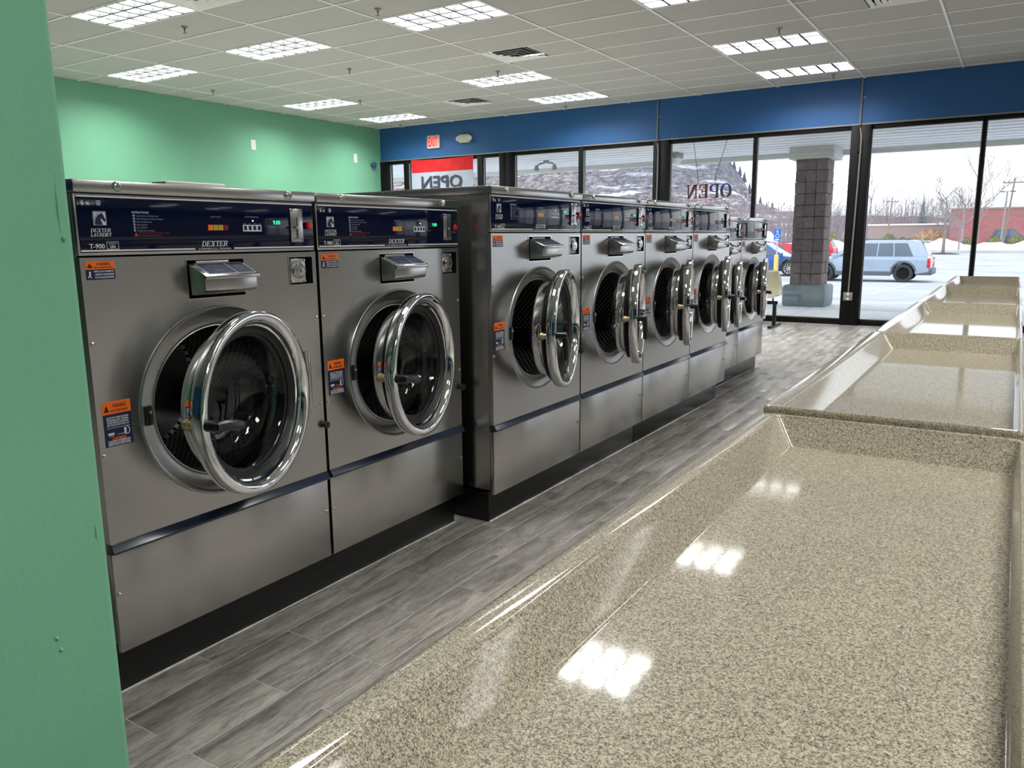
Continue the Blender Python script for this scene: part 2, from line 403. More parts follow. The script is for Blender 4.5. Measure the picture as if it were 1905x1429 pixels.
def tag(o, label, cat, group=None):
    o['label'] = label; o['category'] = cat
    if group: o['group'] = group
    return o
def thing(name, label, cat, loc=(0,0,0), rz=0.0, group=None):
    o = bpy.data.objects.new(name, None); sc.collection.objects.link(o)
    o.location = loc; o.rotation_euler = (0, 0, rz); o.empty_display_size = 0.1
    return tag(o, label, cat, group)
def struct_empty(name, loc=(0,0,0)):
    o = bpy.data.objects.new(name, None); sc.collection.objects.link(o); o.location = loc; o['kind'] = 'structure'; return o
def struct(o): o['kind'] = 'structure'; return o
def stuff(o): o['kind'] = 'stuff'; return o
KIDS = {}
def kids(o): return [c for c in bpy.data.objects if c.parent == o]
def copy_tree(o, parent=None):
    c = o.copy(); sc.collection.objects.link(c)
    if parent: c.parent = parent
    for ch in kids(o) if o.name not in KIDS else KIDS[o.name]: copy_tree(ch, c)
    return c

# ---- lettering
_tc = {}
def text2d(s, size, shear=0.0, bold=0.0):
    key = (s, shear, bold)
    if key not in _tc:
        cu = bpy.data.curves.new('t', 'FONT'); cu.body = s; cu.size = 1.0; cu.shear = shear; cu.offset = bold; cu.resolution_u = 2
        ob = bpy.data.objects.new('t', cu); sc.collection.objects.link(ob)
        dg = C.evaluated_depsgraph_get(); me = ob.evaluated_get(dg).to_mesh()
        vs = [(v.co.x, v.co.y) for v in me.vertices]; fs = [tuple(p.vertices) for p in me.polygons]
        ob.evaluated_get(dg).to_mesh_clear(); bpy.data.objects.remove(ob); bpy.data.curves.remove(cu)
        _tc[key] = (vs, fs)
    vs, fs = _tc[key]
    return [(x*size, y*size) for x, y in vs], fs
def put_text(mb, s, size, fn, u, v, align='L', shear=0.0, bold=0.0, width=None):
    vs, fs = text2d(s, size, shear, bold)
    x0 = min(p[0] for p in vs); x1 = max(p[0] for p in vs); k = 1.0
    if width: k = width/(x1-x0)
    o = {'L': -x0*k, 'C': -(x0+x1)/2*k, 'R': -x1*k}[align]
    mb.add([fn(u+x*k+o, v+y) for x, y in vs], fs)

def arcq(cx, cy, rx, ry, t, a0, a1, n=10, ty=None):
    ty = t if ty is None else ty
    out = []
    for i in range(n):
        p, q = R(a0+(a1-a0)*i/n), R(a0+(a1-a0)*(i+1)/n)
        out.append([(cx+rx*math.cos(p), cy+ry*math.sin(p)), (cx+rx*math.cos(q), cy+ry*math.sin(q)),
                    (cx+(rx-t)*math.cos(q), cy+(ry-ty)*math.sin(q)), (cx+(rx-t)*math.cos(p), cy+(ry-ty)*math.sin(p))])
    return out
def rc(x0, x1, y0, y1): return [(x0, y0), (x1, y0), (x1, y1), (x0, y1)]
S, s_ = 0.17, 0.07           # stem and serif thickness of the slab serif capitals
SERIF = {
 'I': (0.36, [rc(0.10,0.26,0,1), rc(0,0.36,0,s_), rc(0,0.36,1-s_,1)]),
 'D': (0.86, [rc(0.08,0.08+S,0,1), rc(0,0.42,0,s_), rc(0,0.42,1-s_,1)] + arcq(0.40,0.5,0.44,0.5,S,-90,90,12,s_)),
 'E': (0.78, [rc(0.08,0.08+S,0,1), rc(0,0.74,0,s_), rc(0,0.74,1-s_,1), rc(0.2,0.52,0.47,0.54), rc(0.66,0.74,0,0.26), rc(0.66,0.74,0.74,1), rc(0.46,0.53,0.38,0.63)]),
 'X': (0.92, [[(0.10,1),(0.32,1),(0.84,0),(0.62,0)], [(0.10,0),(0.22,0),(0.82,1),(0.70,1)], rc(0,0.38,1-s_,1), rc(0.58,0.92,1-s_,1), rc(0,0.34,0,s_), rc(0.54,0.92,0,s_)]),
 'T': (0.80, [rc(0.32,0.32+S,0,1), rc(0.2,0.6,0,s_), rc(0,0.80,1-s_,1), rc(0,0.07,0.72,1), rc(0.73,0.80,0.72,1)]),
 'R': (0.88, [rc(0.08,0.08+S,0,1), rc(0,0.36,0,s_), rc(0,0.42,1-s_,1), rc(0.2,0.42,0.45,0.45+s_)] + arcq(0.42,0.725,0.34,0.275,S,-90,90,10,s_) + [[(0.36,0.48),(0.56,0.48),(0.82,0),(0.62,0)], rc(0.6,0.90,0,s_)]),
 'L': (0.72, [rc(0.08,0.08+S,0,1), rc(0,0.36,1-s_,1), rc(0,0.70,0,s_), rc(0.62,0.70,0,0.3)]),
 'A': (0.92, [[(0.10,0),(0.20,0),(0.52,1),(0.42,1)], [(0.60,0),(0.82,0),(0.54,1),(0.42,1)], rc(0.26,0.66,0.28,0.35), rc(0,0.30,0,s_), rc(0.52,0.92,0,s_)]),
 'U': (0.88, [rc(0.10,0.10+S,0.3,1), rc(0.68,0.76,0.3,1), rc(0,0.38,1-s_,1), rc(0.56,0.88,1-s_,1)] + arcq(0.43,0.32,0.33,0.32,0.13,180,360,10,s_)),
 'N': (0.92, [rc(0.10,0.18,0,1), rc(0.74,0.82,0,1), [(0.10,1),(0.32,1),(0.82,0),(0.66,0)], rc(0,0.30,0,s_), rc(0,0.28,1-s_,1), rc(0.6,0.92,1-s_,1)]),
 'Y': (0.88, [[(0.06,1),(0.28,1),(0.52,0.45),(0.36,0.45)], [(0.70,1),(0.80,1),(0.52,0.42),(0.42,0.45)], rc(0.36,0.36+S,0,0.46), rc(0.24,0.66,0,s_), rc(0,0.38,1-s_,1), rc(0.56,0.88,1-s_,1)]),
 'O': (0.92, arcq(0.46,0.5,0.46,0.52,0.20,0,360,28,0.06)),
 'P': (0.80, [rc(0.08,0.08+S,0,1), rc(0,0.38,0,s_), rc(0,0.40,1-s_,1), rc(0.2,0.42,0.42,0.42+s_)] + arcq(0.40,0.71,0.38,0.29,S,-90,90,10,s_)),
}
def put_serif(mb, word, h, fn, u, v, slant=0.0, gap=0.06, align='L', kx=1.0):
    W = sum(SERIF[c][0]+gap for c in word)-gap
    x = u - {'L': 0, 'C': W*h*kx/2, 'R': W*h*kx}[align]
    for c in word:
        w, polys = SERIF[c]
        mb.flat([[(x+(a*kx+slant*b)*h, v+b*h) for a, b in p] for p in polys], fn)
        x += (w+gap)*h*kx

# ==================================================================== STRUCTURE
XG, YW, ZC = -11.22, 12.745, 3.546        # green wall, window wall, ceiling
X0, Y0 = 0.388, 6.529                     # ceiling grid lattice
ZH = 2.90                                 # window head
XR, YB = 6.6, -5.0                        # right and back walls

# floor slab with joined and single planks
floor = struct(MB().box(XG-0.2, XR+0.2, YB-0.2, YW+0.12, -0.2, -0.0012).build('floor', 'grout'))
def px(x, y, z):
    d = Vector((x, y, z-CZ)); q = (d.dot(_r2), d.dot(_u2), d.dot(_f))
    if q[2] < 0.05: return None
    return (952.5+FPX*q[0]/q[2], 714.5-FPX*q[1]/q[2])
PW, PL, G = 0.1475, 0.6025, 0.0042
me_plank = None
rest = MB(); single = []
for c in range(-16, 28):
    xa = -2.04 + c*PW
    ya = 1.1325 + (0.332 if c % 2 else 0.0)
    for r in range(-12, 24):
        y0, y1 = ya + r*PL, ya + (r+1)*PL
        y1 = min(y1, YW-0.05)
        if y1-y0 < 0.05 or y0 < YB: continue
        cxm, cym = xa+PW/2, (y0+y1)/2
        if (xa < -2.2 and cym < 8.1) : continue          # under the washers
        p = px(cxm, cym, 0)
        inview = p and -40 < p[0] < 1945 and 0 < p[1] < 1470
        under = cym < 9.05 and -0.50 < cxm
        hidden = cym < 3.0 and cxm < -2.06 or (3.0 < cym < 6.4 and cxm < -2.03) or (cym < 0.35)
        if xa > -0.45 and cym < 0: pass
        full = abs((y1-y0)-PL) < 1e-3
        if inview and not under and not hidden:
            d = math.hypot(cxm, cym); single.append((d, xa, y0, y1, full))
        else: rest.box(xa+G/2, xa+PW-G/2, y0+G/2, y1-G/2, -0.004, 0.0)
single.sort()
for i, (d, xa, y0, y1, full) in enumerate(single):
    if i >= 298: rest.box(xa+G/2, xa+PW-G/2, y0+G/2, y1-G/2, -0.004, 0.0); continue
    if full and me_plank:
        o = bpy.data.objects.new('plank', me_plank); sc.collection.objects.link(o); o.parent = floor
    else:
        o = MB().box(G/2, PW-G/2, G/2, (y1-y0)-G/2, -0.004, 0.0).build('plank', 'plank', floor, bevel=0.0006)
        if full: me_plank = o.data
    o.location = (xa, y0, random.uniform(-0.0002, 0.0002))
stuff(rest.build('plank_field', 'plank', floor))

# ceiling: deck, tee bars, acoustic tiles
ceiling = struct(MB().box(XG-0.2, XR+0.2, YB-0.2, YW+0.2, ZC+0.16, ZC+0.3).build('ceiling', 'housing'))
TX, TY = 1.2192, 0.6096
LIGHTS = [(-9,0),(-7,0),(-5,0),(-3,1),(-9,5),(-6,5),(-3,5),(-9,8),(-6,8),(-3,8),(-7,-3),(-9,-4),(-3,-3),(0,-3),(3,5),(-3,-7),(0,-7),(3,-3),(3,1),(0,-11),(3,-7)]  # out-of-frame entries are added for illumination, except one mirrored in the near table
VENTS = [(-5,3,0),(-7,7,0),(-2,3,1),(-6,-3,0)]   # tile, half
bars = MB(); tiles_rest = MB(); me_tile = None
tb = 0.012
for i in range(-10, 6):
    x = X0+i*TX
    if XG < x < XR: bars.box(x-tb, x+tb, YB, YW, ZC-0.005, ZC+0.03)
for j in range(-20, 12):
    y = Y0+j*TY
    if YB < y < YW: bars.box(XG, XR, y-tb, y+tb, ZC-0.003, ZC+0.03)
stuff(bars.build('tee_bar_grid', 'tbar', ceiling))
ntile = 0
for i in range(-10, 6):
    for j in range(-19, 11):
        if (i, j) in LIGHTS: continue
        x0, x1 = max(XG, X0+i*TX), min(XR, X0+(i+1)*TX); y0, y1 = max(YB, Y0+j*TY), min(YW, Y0+(j+1)*TY)
        if x1-x0 < 0.03 or y1-y0 < 0.03: continue
        vh = [h for (a, b, h) in VENTS if (a, b) == (i, j)]
        if vh:
            if vh[0] == 0: x0 = x0+TX/2
            else: x1 = x1-TX/2
        P = [px(x, y, ZC) for x in (x0, x1) for y in (y0, y1)]
        vis = any(p and -60 < p[0] < 1960 and -60 < p[1] < 1429 for p in P)
        if vis:
            full = abs(x1-x0-TX) < 1e-3 and abs(y1-y0-TY) < 1e-3
            if full and me_tile: o = bpy.data.objects.new('ceiling_tile', me_tile); sc.collection.objects.link(o); o.parent = ceiling
            else:
                o = MB().box(0.0125, x1-x0-0.0125, 0.0125, y1-y0-0.0125, 0.004, 0.02).build('ceiling_tile', 'tile', ceiling)
                if full: me_tile = o.data
            o.location = (x0, y0, ZC+random.uniform(-0.001, 0.001)); ntile += 1
        else: tiles_rest.box(x0+0.0125, x1-0.0125, y0+0.0125, y1-0.0125, ZC+0.004, ZC+0.02)
stuff(tiles_rest.build('tile_field', 'tile', ceiling))

# walls
struct(MB().box(XG-0.15, XG, YB, YW, -0.1, ZC+0.2).build('wall_left', 'green'))
struct(MB().box(XG-0.15, XR+0.15, YB-0.15, YB, -0.1, ZC+0.2).build('wall_back', 'blue'))
struct(MB().box(XR, XR+0.15, YB, YW, -0.1, ZC+0.2).build('wall_right', 'side_wall'))
wf = struct(MB().box(XG, XR, YW, YW+0.16, ZH+0.02, ZC+0.2).build('wall_far', 'blue'))
MB().box(XG, XR, YW-0.006, YW+0.1, ZH, ZH+0.022).build('head_trim', 'bead', wf)
# partition stub by the camera, bull-nosed end
XE, YE = -1.437, 0.80
prof = [(XE-0.17, YB), (XE, YB)] + [(XE-0.014+0.014*math.cos(R(a)), YE-0.014+0.014*math.sin(R(a))) for a in range(0, 91, 15)] + [(XE-0.17, YE)]
wp = struct(MB().prism(prof, lambda u, v, h: (u, v, h), 0.0, ZC).build('wall_partition', 'green'))
# paint drips and lumps on the near face (the face at y = 0.64 and the nosing)
dr = MB()
for (dx, z, r, L) in [(-0.020, 1.405, 0.0022, 0.09), (-0.016, 1.352, 0.0045, 0.012), (-0.10, 0.655, 0.003, 0.006), (-0.11, 0.625, 0.004, 0.008), (-0.105, 0.60, 0.004, 0.008), (-0.085, 0.56, 0.004, 0.005), (-0.016, 0.80, 0.0025, 0.03), (-0.13, 0.70, 0.003, 0.006)]:
    dr.tube([(XE-0.0005, YE-0.004+dx, z+L/2), (XE+0.001, YE-0.004+dx, z), (XE-0.0005, YE-0.004+dx, z-L/2)], [r*0.4, r, r*0.6], 6)
stuff(dr.build('paint_drip', 'green', wp))

# window wall: frames and panes
EDGES = [(-11.02,-10.64),(-10.525,-8.83),(-8.707,-8.30),(-8.0,-6.664),(-6.58,-5.245),(-4.97,-3.606),(-3.55,-2.187),(-1.92,-0.535),(-0.49,0.90),(1.17,2.55),(2.60,3.98),(4.25,5.62),(5.67,6.55)]
posts = []
prev = XG
for k, (a, b) in enumerate(EDGES):
    w = struct_empty('door_1' if k == 1 else 'window_%d' % (k+1 if k == 0 else k), ((a+b)/2, YW, 0))
    cx = (a+b)/2; d0, d1 = 0.02, 0.13
    fr = MB()
    nxt = EDGES[k+1][0] if k+1 < len(EDGES) else XR
    lw_ = (a-prev)/2 if k else a-XG; rw = (nxt-b)/2 if k+1 < len(EDGES) else XR-b
    for (x0, x1, z0, z1, nm) in [(a-lw_, a, 0.0, ZH, 'left_jamb'), (b, b+rw, 0.0, ZH, 'right_jamb'), (a, b, ZH-0.055, ZH, 'head_rail'), (a, b, 0.0, 0.085, 'sill_rail')]:
        deep = 0.0 if (x1-x0) < 0.09 else -0.05
        MB().box(x0-cx, x1-cx, d0+deep*(nm.endswith('jamb')), d1, z0, z1).build(nm, 'frame', w, bevel=0.004)
    bd = MB()
    for x0, x1 in ((a, a+0.012), (b-0.012, b)): bd.box(x0-cx, x1-cx, 0.045, 0.075, 0.085, ZH-0.055)
    bd.box(a-cx, b-cx, 0.045, 0.075, ZH-0.067, ZH-0.055); bd.box(a-cx, b-cx, 0.045, 0.075, 0.085, 0.097)
    bd.build('glazing_bead', 'bead', w)
    MB().box(a-cx, b-cx, 0.055, 0.061, 0.085, ZH-0.055).build('pane', 'pane', w)
    if k == 1:
        MB().box(-0.03, 0.03, 0.02, 0.09, 0.08, ZH-0.6).build('meeting_stile', 'frame', w)
        MB().box(a-cx, b-cx, 0.02, 0.09, 2.2, 2.26).build('transom_rail', 'frame', w)
    prev = b

# ceiling lights: louvred troffers
def make_light():
    t = thing('ceiling_light', 'recessed fluorescent light with white egg crate louver', 'ceiling light')
    x0, x1, y0, y1 = 0.02, TX-0.02, 0.02, TY-0.02
    m = MB()
    for a, b, c, d in [(x0-0.012,x0,y0-0.012,y1+0.012),(x1,x1+0.012,y0-0.012,y1+0.012),(x0,x1,y0-0.012,y0),(x0,x1,y1,y1+0.012)]: m.box(a, b, c, d, -0.004, 0.004)
    m.build('trim_frame', 'light_trim', t)
    h = MB()
    for a, b, c, d in [(x0-0.004,x0,y0,y1),(x1,x1+0.004,y0,y1),(x0,x1,y0-0.004,y0),(x0,x1,y1,y1+0.004)]: h.box(a, b, c, d, 0.0, 0.075)
    h.build('housing', 'housing', t)
    lv = MB()
    for k in range(1, 6):
        x = x0+(x1-x0)*k/6; lv.add([(x-0.013,y0,0),(x+0.013,y0,0),(x+0.003,y0,0.060),(x-0.003,y0,0.060),(x-0.013,y1,0),(x+0.013,y1,0),(x+0.003,y1,0.060),(x-0.003,y1,0.060)], [(0,1,5,4),(1,2,6,5),(2,3,7,6),(3,0,4,7)])
    for k in range(1, 3):
        y = y0+(y1-y0)*k/3; lv.add([(x0,y-0.012,0),(x0,y+0.012,0),(x0,y+0.003,0.060),(x0,y-0.003,0.060),(x1,y-0.012,0),(x1,y+0.012,0),(x1,y+0.003,0.060),(x1,y-0.003,0.060)], [(0,1,5,4),(1,2,6,5),(2,3,7,6),(3,0,4,7)])
    lv.build('louver', 'louver', t, weld=False)
    lp = MB().quad((x0,y0,0.07),(x1,y0,0.07),(x1,y1,0.07),(x0,y1,0.07)).build('lamp', 'lamp', t)
    return t
light0 = make_light()
LL = {(-9,0): 'light nearest the green partition in the second row from the camera', (-7,0): 'light in second row, between the near left light and the vent', (-5,0): 'large bright light at the top centre of the ceiling',
 (-3,1): 'light cut by the top edge, right of centre', (-9,5): 'light in the middle row nearest the green wall', (-6,5): 'light in the middle row, just left of the blue wall centre', (-3,5): 'light in the middle row at right, above the wide windows',
 (-9,8): 'light in the far row beside the green and blue corner', (-6,8): 'light in the far row above the middle of the blue wall', (-3,8): 'light in the far row at right, close to the blue wall', (-7,-3): 'light cut by the top left corner beside the green partition'}
KIDS[light0.name] = kids(light0)
first = True
for (i, j) in LIGHTS:
    o = light0 if first else copy_tree(light0); first = False
    o.location = (X0+i*TX, Y0+j*TY, ZC)
    HID = {(-9,-4): 'added over the room behind the green partition', (0,-3): 'added over the folding tables at right', (3,5): 'added far right, beyond the view', (-3,-7): 'added over the aisle just ahead of the camera', (0,-7): 'added right above the nearest folding table', (3,-3): 'added right of the tables, beyond the view', (3,1): 'added right of the far tables, beyond the view', (0,-11): 'added directly over the camera position', (3,-7): 'added right of the camera position'}  # unseen lights added to brighten the tables, partition and near end
    o['label'] = 'recessed louvred fluorescent ' + (LL[(i, j)] if (i, j) in LL else 'light out of frame '+HID.get((i, j), 'near the back of the room, left'))
    o['group'] = 'ceiling lights' if (i, j) in LL else 'ceiling lights out of view'

# air diffusers
def make_vent():
    t = thing('ceiling_vent', 'square grey ceiling diffuser of nested louvers', 'ceiling vent')
    s = TX/2
    MB().box(0.02, s-0.02, 0.02, s-0.02, 0.05, 0.06).build('backing', 'void', t)
    for k, (a, z) in enumerate([(0.010, 0.0), (0.080, -0.006), (0.140, -0.013), (0.200, -0.020)]):
        b, zb = a+0.034, z+0.014
        m = MB()
        o_, n_ = [(a,a,z),(s-a,a,z),(s-a,s-a,z),(a,s-a,z)], [(b,b,zb),(s-b,b,zb),(s-b,s-b,zb),(b,s-b,zb)]
        o2, n2 = [(x,y,zz+0.004) for x,y,zz in o_], [(x,y,zz+0.004) for x,y,zz in n_]
        for q in range(4):
            r = (q+1) % 4
            m.quad(o_[q], o_[r], n_[r], n_[q]); m.quad(o2[q], n2[q], n2[r], o2[r]); m.quad(o_[q], o2[q], o2[r], o_[r]); m.quad(n_[q], n_[r], n2[r], n2[q])
        m.build('louver', 'tbar', t)
    MB().box(s/2-0.03, s/2+0.03, s/2-0.03, s/2+0.03, -0.027, -0.020).build('centre_plate', 'tbar', t)
    return t
vent0 = make_vent(); KIDS[vent0.name] = kids(vent0)
VL = ['square ceiling diffuser right of the top centre light', 'square ceiling diffuser farther back, left of the far lights', 'square ceiling diffuser cut by the top edge at right', 'square ceiling diffuser cut by the top edge at left']
first = True
for (i, j, h), lb in zip(VENTS, VL):
    if lb is None: continue
    o = vent0 if first else copy_tree(vent0); first = False
    o.location = (X0+i*TX+(TX/2 if h else 0), Y0+j*TY, ZC-0.004); o['label'] = lb; o['group'] = 'ceiling diffusers'
# sprinklers
def make_sprinkler():
    t = thing('sprinkler', 'pendant fire sprinkler', 'sprinkler')
    MB().lathe([(0,0.0001),(0,0.034),(-0.008,0.030),(-0.010,0.012)], axis='Z', seg=14).build('escutcheon', 'grey_metal', t)
    MB().lathe([(-0.008,0.011),(-0.03,0.011),(-0.034,0.006),(-0.05,0.006),(-0.06,0.011),(-0.062,0.0001)], axis='Z', seg=10).build('body', 'grey_metal', t)
    MB().lathe([(-0.062,0.0001),(-0.062,0.022),(-0.065,0.022),(-0.065,0.0001)], axis='Z', seg=12).build('deflector', 'grey_metal', t)
    return t
sp0 = make_sprinkler(); KIDS[sp0.name] = kids(sp0)
SPR = [(-7.564,5.605,'left of the second row light at upper left'),(-7.615,8.102,'in the middle of the ceiling, near the centre light'),(-10.323,8.053,'close to the green wall at left'),(-5.467,6.251,'beside the near corner of the top centre light'),(-6.114,9.362,'between the square diffuser and the middle row light'),(-9.167,9.97,'beside the left middle row light, near the green wall'),(-10.42,12.45,'in the far corner of green and blue walls'),(-2.388,9.242,'above the right middle row light'),(-2.378,12.205,'between the far right light and the blue wall'),(-6.717,12.381,'by the blue wall below the far middle light')]
first = True
for x, y, l in SPR:
    o = sp0 if first else copy_tree(sp0); first = False
    o.location = (x, y, ZC); o['label'] = 'pendant fire sprinkler ' + l; o['group'] = 'fire sprinklers'

# ==================================================================== WASHERS
def fr_(x): return lambda u, v: (x, u, v)      # flat print on the machine front: u across, v up
HORSE = [(0.10,0.02),(0.12,0.30),(0.20,0.52),(0.34,0.70),(0.50,0.80),(0.62,0.84),(0.66,0.96),(0.72,0.85),(0.80,0.74),(0.84,0.60),(0.93,0.42),(0.94,0.32),(0.86,0.24),(0.78,0.28),(0.74,0.34),(0.66,0.42),(0.58,0.50),(0.56,0.42),(0.62,0.26),(0.72,0.02)]
MANE = [[(0.02,0.30),(0.10,0.36),(0.10,0.30)],[(0.03,0.48),(0.15,0.52),(0.13,0.42)],[(0.10,0.66),(0.24,0.66),(0.19,0.56)],[(0.20,0.80),(0.34,0.76),(0.28,0.68)],[(0.32,0.90),(0.46,0.84),(0.40,0.77)]]
def make_washer(W, dz, loads, model, label, group):
    t = thing('washing_machine', label, 'washing machine', group=group)
    Ht = 1.36+dz
    # cabinet and top
    m = MB(); m.box(-0.62, -0.022, 0.004, 0.008, 0.02, Ht-0.035); m.box(-0.62, -0.022, W-0.008, W-0.004, 0.02, Ht-0.035); m.box(-0.62, -0.022, 0.008, W-0.008, 0.02, 0.024); m.box(-0.62, -0.022, 0.008, W-0.008, Ht-0.039, Ht-0.035); m.box(-0.62, -0.616, 0.008, W-0.008, 0.024, Ht-0.039)
    m.build('cabinet', 'steel', t, weld=False)
    MB().box(-1.08, -0.622, 0.02, W-0.02, 0.02, Ht-0.03).build('rear_cabinet', 'steel', t)
    MB().box(-0.62, 0.010, 0.0, W, Ht-0.034, Ht).build('top_cap', 'steel_plain', t, bevel=0.004)
    MB().box(-1.08, -0.622, 0.0, W, Ht-0.034, Ht-0.002).build('rear_top', 'steel_plain', t, bevel=0.003)
    for y in (0.122, W-0.122):
        MB().lathe([(0.009,0.014),(0.013,0.014),(0.017,0.011),(0.019,0.007),(0.0165,0.006),(0.0165,0.0001)], (0, y, Ht-0.015), seg=14).build('cap_screw', 'bolt_steel', t)
    # control panel
    z0, z1 = 1.158+dz, Ht-0.036
    MB().box(-0.022, -0.003, 0.004, W-0.004, z0, z1).build('panel_frame', 'steel_plain', t, bevel=0.002)
    p0, p1 = z0+0.008, z1-0.003
    cp = MB().box(-0.004, 0.0, 0.010, W-0.008, p0, p1).build('control_panel', 'navy', t, bevel=0.0008)
    ex = 0.0006
    wl = MB(); F = fr_(ex); H = p1-p0
    wl.flat([rc(0.010, W-0.008, p1-0.0065, p1-0.002)], F)
    cm = W/2+0.006
    wl.flat([rc(0.010, cm-0.072, p0+0.003, p0+0.0075), rc(cm+0.072, W-0.008, p0+0.003, p0+0.0075)], F)
    put_text(wl, loads, 0.019, F, 0.022, p1-0.028, bold=0.012)
    put_text(wl, model, 0.018, F, 0.034, p0+0.011, bold=0.014)
    put_text(wl, 'USA', 0.0095, F, 0.1005, p0+0.0125, 'C', bold=0.02); put_text(wl, 'MADE IN', 0.0055, F, 0.1005, p0+0.0215, 'C')
    for q in (rc(0.083,0.118,p0+0.0085,p0+0.0097), rc(0.083,0.118,p0+0.0278,p0+0.029), rc(0.083,0.0842,p0+0.0085,p0+0.029), rc(0.1168,0.118,p0+0.0085,p0+0.029)): wl.flat([q], F)
    put_serif(wl, 'DEXTER', 0.0165, F, cm-0.001, p0+0.0120, 0.28, 0.05, 'C', 1.10); put_text(wl, 'COMMERCIAL WASHER', 0.0078, F, cm, p0+0.0022, 'C', width=0.122)
    zc = 1.250+dz+(0.006 if dz else 0)
    put_serif(wl, 'DEXTER', 0.0095, F, 0.070, zc-0.0285, 0.25, 0.05, 'C', 1.15)
    put_serif(wl, 'LAUNDRY', 0.0095, F, 0.070, zc-0.0405, 0.25, 0.05, 'C', 0.98)
    ic, zi = 0.190, zc-0.016
    put_text(wl, 'INSTRUCTIONS', 0.0075, F, ic-0.024, zi+0.040, bold=0.01)
    wl.build('lettering', 'white_print', cp, weld=False)
    gl = MB()
    for k, s in enumerate(['Load washer and close door', 'Add detergent and fabric softener', 'Select temperature', 'Add payment', 'Press START', 'Unload when finished']):
        put_text(gl, s, 0.0062, F, ic-0.012, zi+0.031-k*0.0083); gl.flat([rc(ic-0.022, ic-0.016, zi+0.0305-k*0.0083, zi+0.0365-k*0.0083)], F)
    put_text(gl, 'WASH CYCLE', 0.0062, F, 0.445, zc+0.016, 'C'); put_text(gl, 'WASH TEMPERATURE', 0.0058, F, 0.585, zc+0.018, 'C')
    for k, s in enumerate(('SUPER', 'HOT', 'WARM', 'COLD')): put_text(gl, s, 0.0045, F, 0.5555+0.0196*k, zc-0.003, 'C')
    put_text(gl, 'START', 0.006, F, W-0.03, zc-0.022, 'C'); gl.flat([rc(W-0.045, W-0.015, zc-0.026, zc-0.0255)], F); put_text(gl, 'PUSH TO START', 0.004, F, W-0.03, zc-0.031, 'C')
    # basket pictogram
    bx, bz = 0.064, p1-0.028
    gl.flat([[(bx+0.002,bz),(bx+0.012,bz),(bx+0.0145,bz+0.009),(bx-0.0005,bz+0.009)], rc(bx+0.001,bx+0.013,bz+0.010,bz+0.0135)], F)
    stuff(gl.build('lettering', 'grey_print', cp, weld=False))
    rp = MB(); rp.flat([[(ic-0.022, zi-0.024),(ic-0.010, zi-0.024),(ic-0.016, zi-0.012)]], F)
    put_text(rp, 'Do not open door while machine is running', 0.0055, F, ic-0.008, zi-0.0165); put_text(rp, 'Risk of serious injury to persons', 0.0055, F, ic-0.008, zi-0.0235)
    put_text(rp, 'EXTRA', 0.005, F, W-0.03, zc+0.018, 'C'); put_text(rp, 'RINSE', 0.005, F, W-0.03, zc+0.012, 'C')
    rp.build('lettering', 'red_print', cp, weld=False)
    # horse emblem
    e0, ez, es = 0.052, zc-0.010, 0.037
    MB().flat([rc(e0, e0+es, ez, ez+es)], fr_(ex)).build('emblem_ground', 'white_print', cp)
    hb = MB(); hb.flat([[(e0+a*es, ez+b*es) for a, b in HORSE]], fr_(ex+0.0005)); hb.flat([[(e0+a*es, ez+b*es) for a, b in q] for q in MANE], fr_(ex+0.0006))
    hb.flat([rc(e0+0.0012, e0+0.0024, ez+0.001, ez+es-0.001), rc(e0+es-0.0024, e0+es-0.0012, ez+0.001, ez+es-0.001), rc(e0+0.001, e0+es-0.001, ez+es-0.0024, ez+es-0.0012)], fr_(ex+0.0004))
    hb.build('horse_head', 'navy_flat', cp)
    kz = zc-0.014
    for y, mt in ((0.4245,'lamp_orange'),(0.4435,'lamp_yellow'),(0.4625,'lamp_yellow'),(0.4815,'lamp_red')):
        MB().box(-0.001, 0.0012, y-0.0085, y+0.0085, kz-0.009, kz+0.008).build('cycle_key', mt, cp)
    MB().box(-0.001, 0.001, 0.5475, 0.622, kz-0.012, kz+0.009).build('temperature_bar', 'white_print', cp)
    for k in range(4):
        y = 0.557+0.0186*k; MB().box(0.0, 0.0018, y-0.0055, y+0.0055, kz-0.008, kz+0.006).build('temperature_key', 'navy_flat', cp)
    MB().disc((0.0008, 0.588, kz+0.022), 0.0028, seg=10, h=0.002).build('indicator_lamp', 'led_red', cp)
    MB().box(-0.001, 0.001, 0.650, 0.700, kz+0.009, kz+0.026).build('display', 'black_print', cp)
    dg_ = MB(); put_text(dg_, '9.00' if dz == 0 else '8.50', 0.018, fr_(0.0016), 0.672, kz+0.0115, bold=0.02); dg_.build('digits', 'led_green', cp, weld=False)
    # coin slide and start button
    cy, cz = 0.774 if W < 0.87 else 0.778, kz+0.0075
    cs = MB().box(-0.001, 0.005, cy-0.028, cy+0.028, cz-0.056, cz+0.058).build('coin_slide', 'steel_plain', t, bevel=0.004)
    MB().box(0.004, 0.0055, cy-0.0015, cy+0.0015, cz-0.005, cz+0.028).build('coin_slot', 'void', cs)
    MB().box(0.004, 0.0056, cy-0.003, cy+0.003, cz-0.042, cz-0.012).build('return_slot', 'void', cs)
    MB().box(0.004, 0.020, cy-0.016, cy+0.006, cz-0.010, cz-0.003).build('lever', 'chrome', cs, bevel=0.001)
    MB().box(0.004, 0.012, cy-0.020, cy+0.020, cz-0.046, cz-0.043).build('return_lip', 'bolt_steel', cs)
    for a, b in ((-0.022,-0.05),(0.022,-0.05),(-0.022,0.052),(0.022,0.052)): MB().disc((0.005, cy+a, cz+b), 0.004, seg=8, h=0.002).build('rivet', 'chrome', cs)
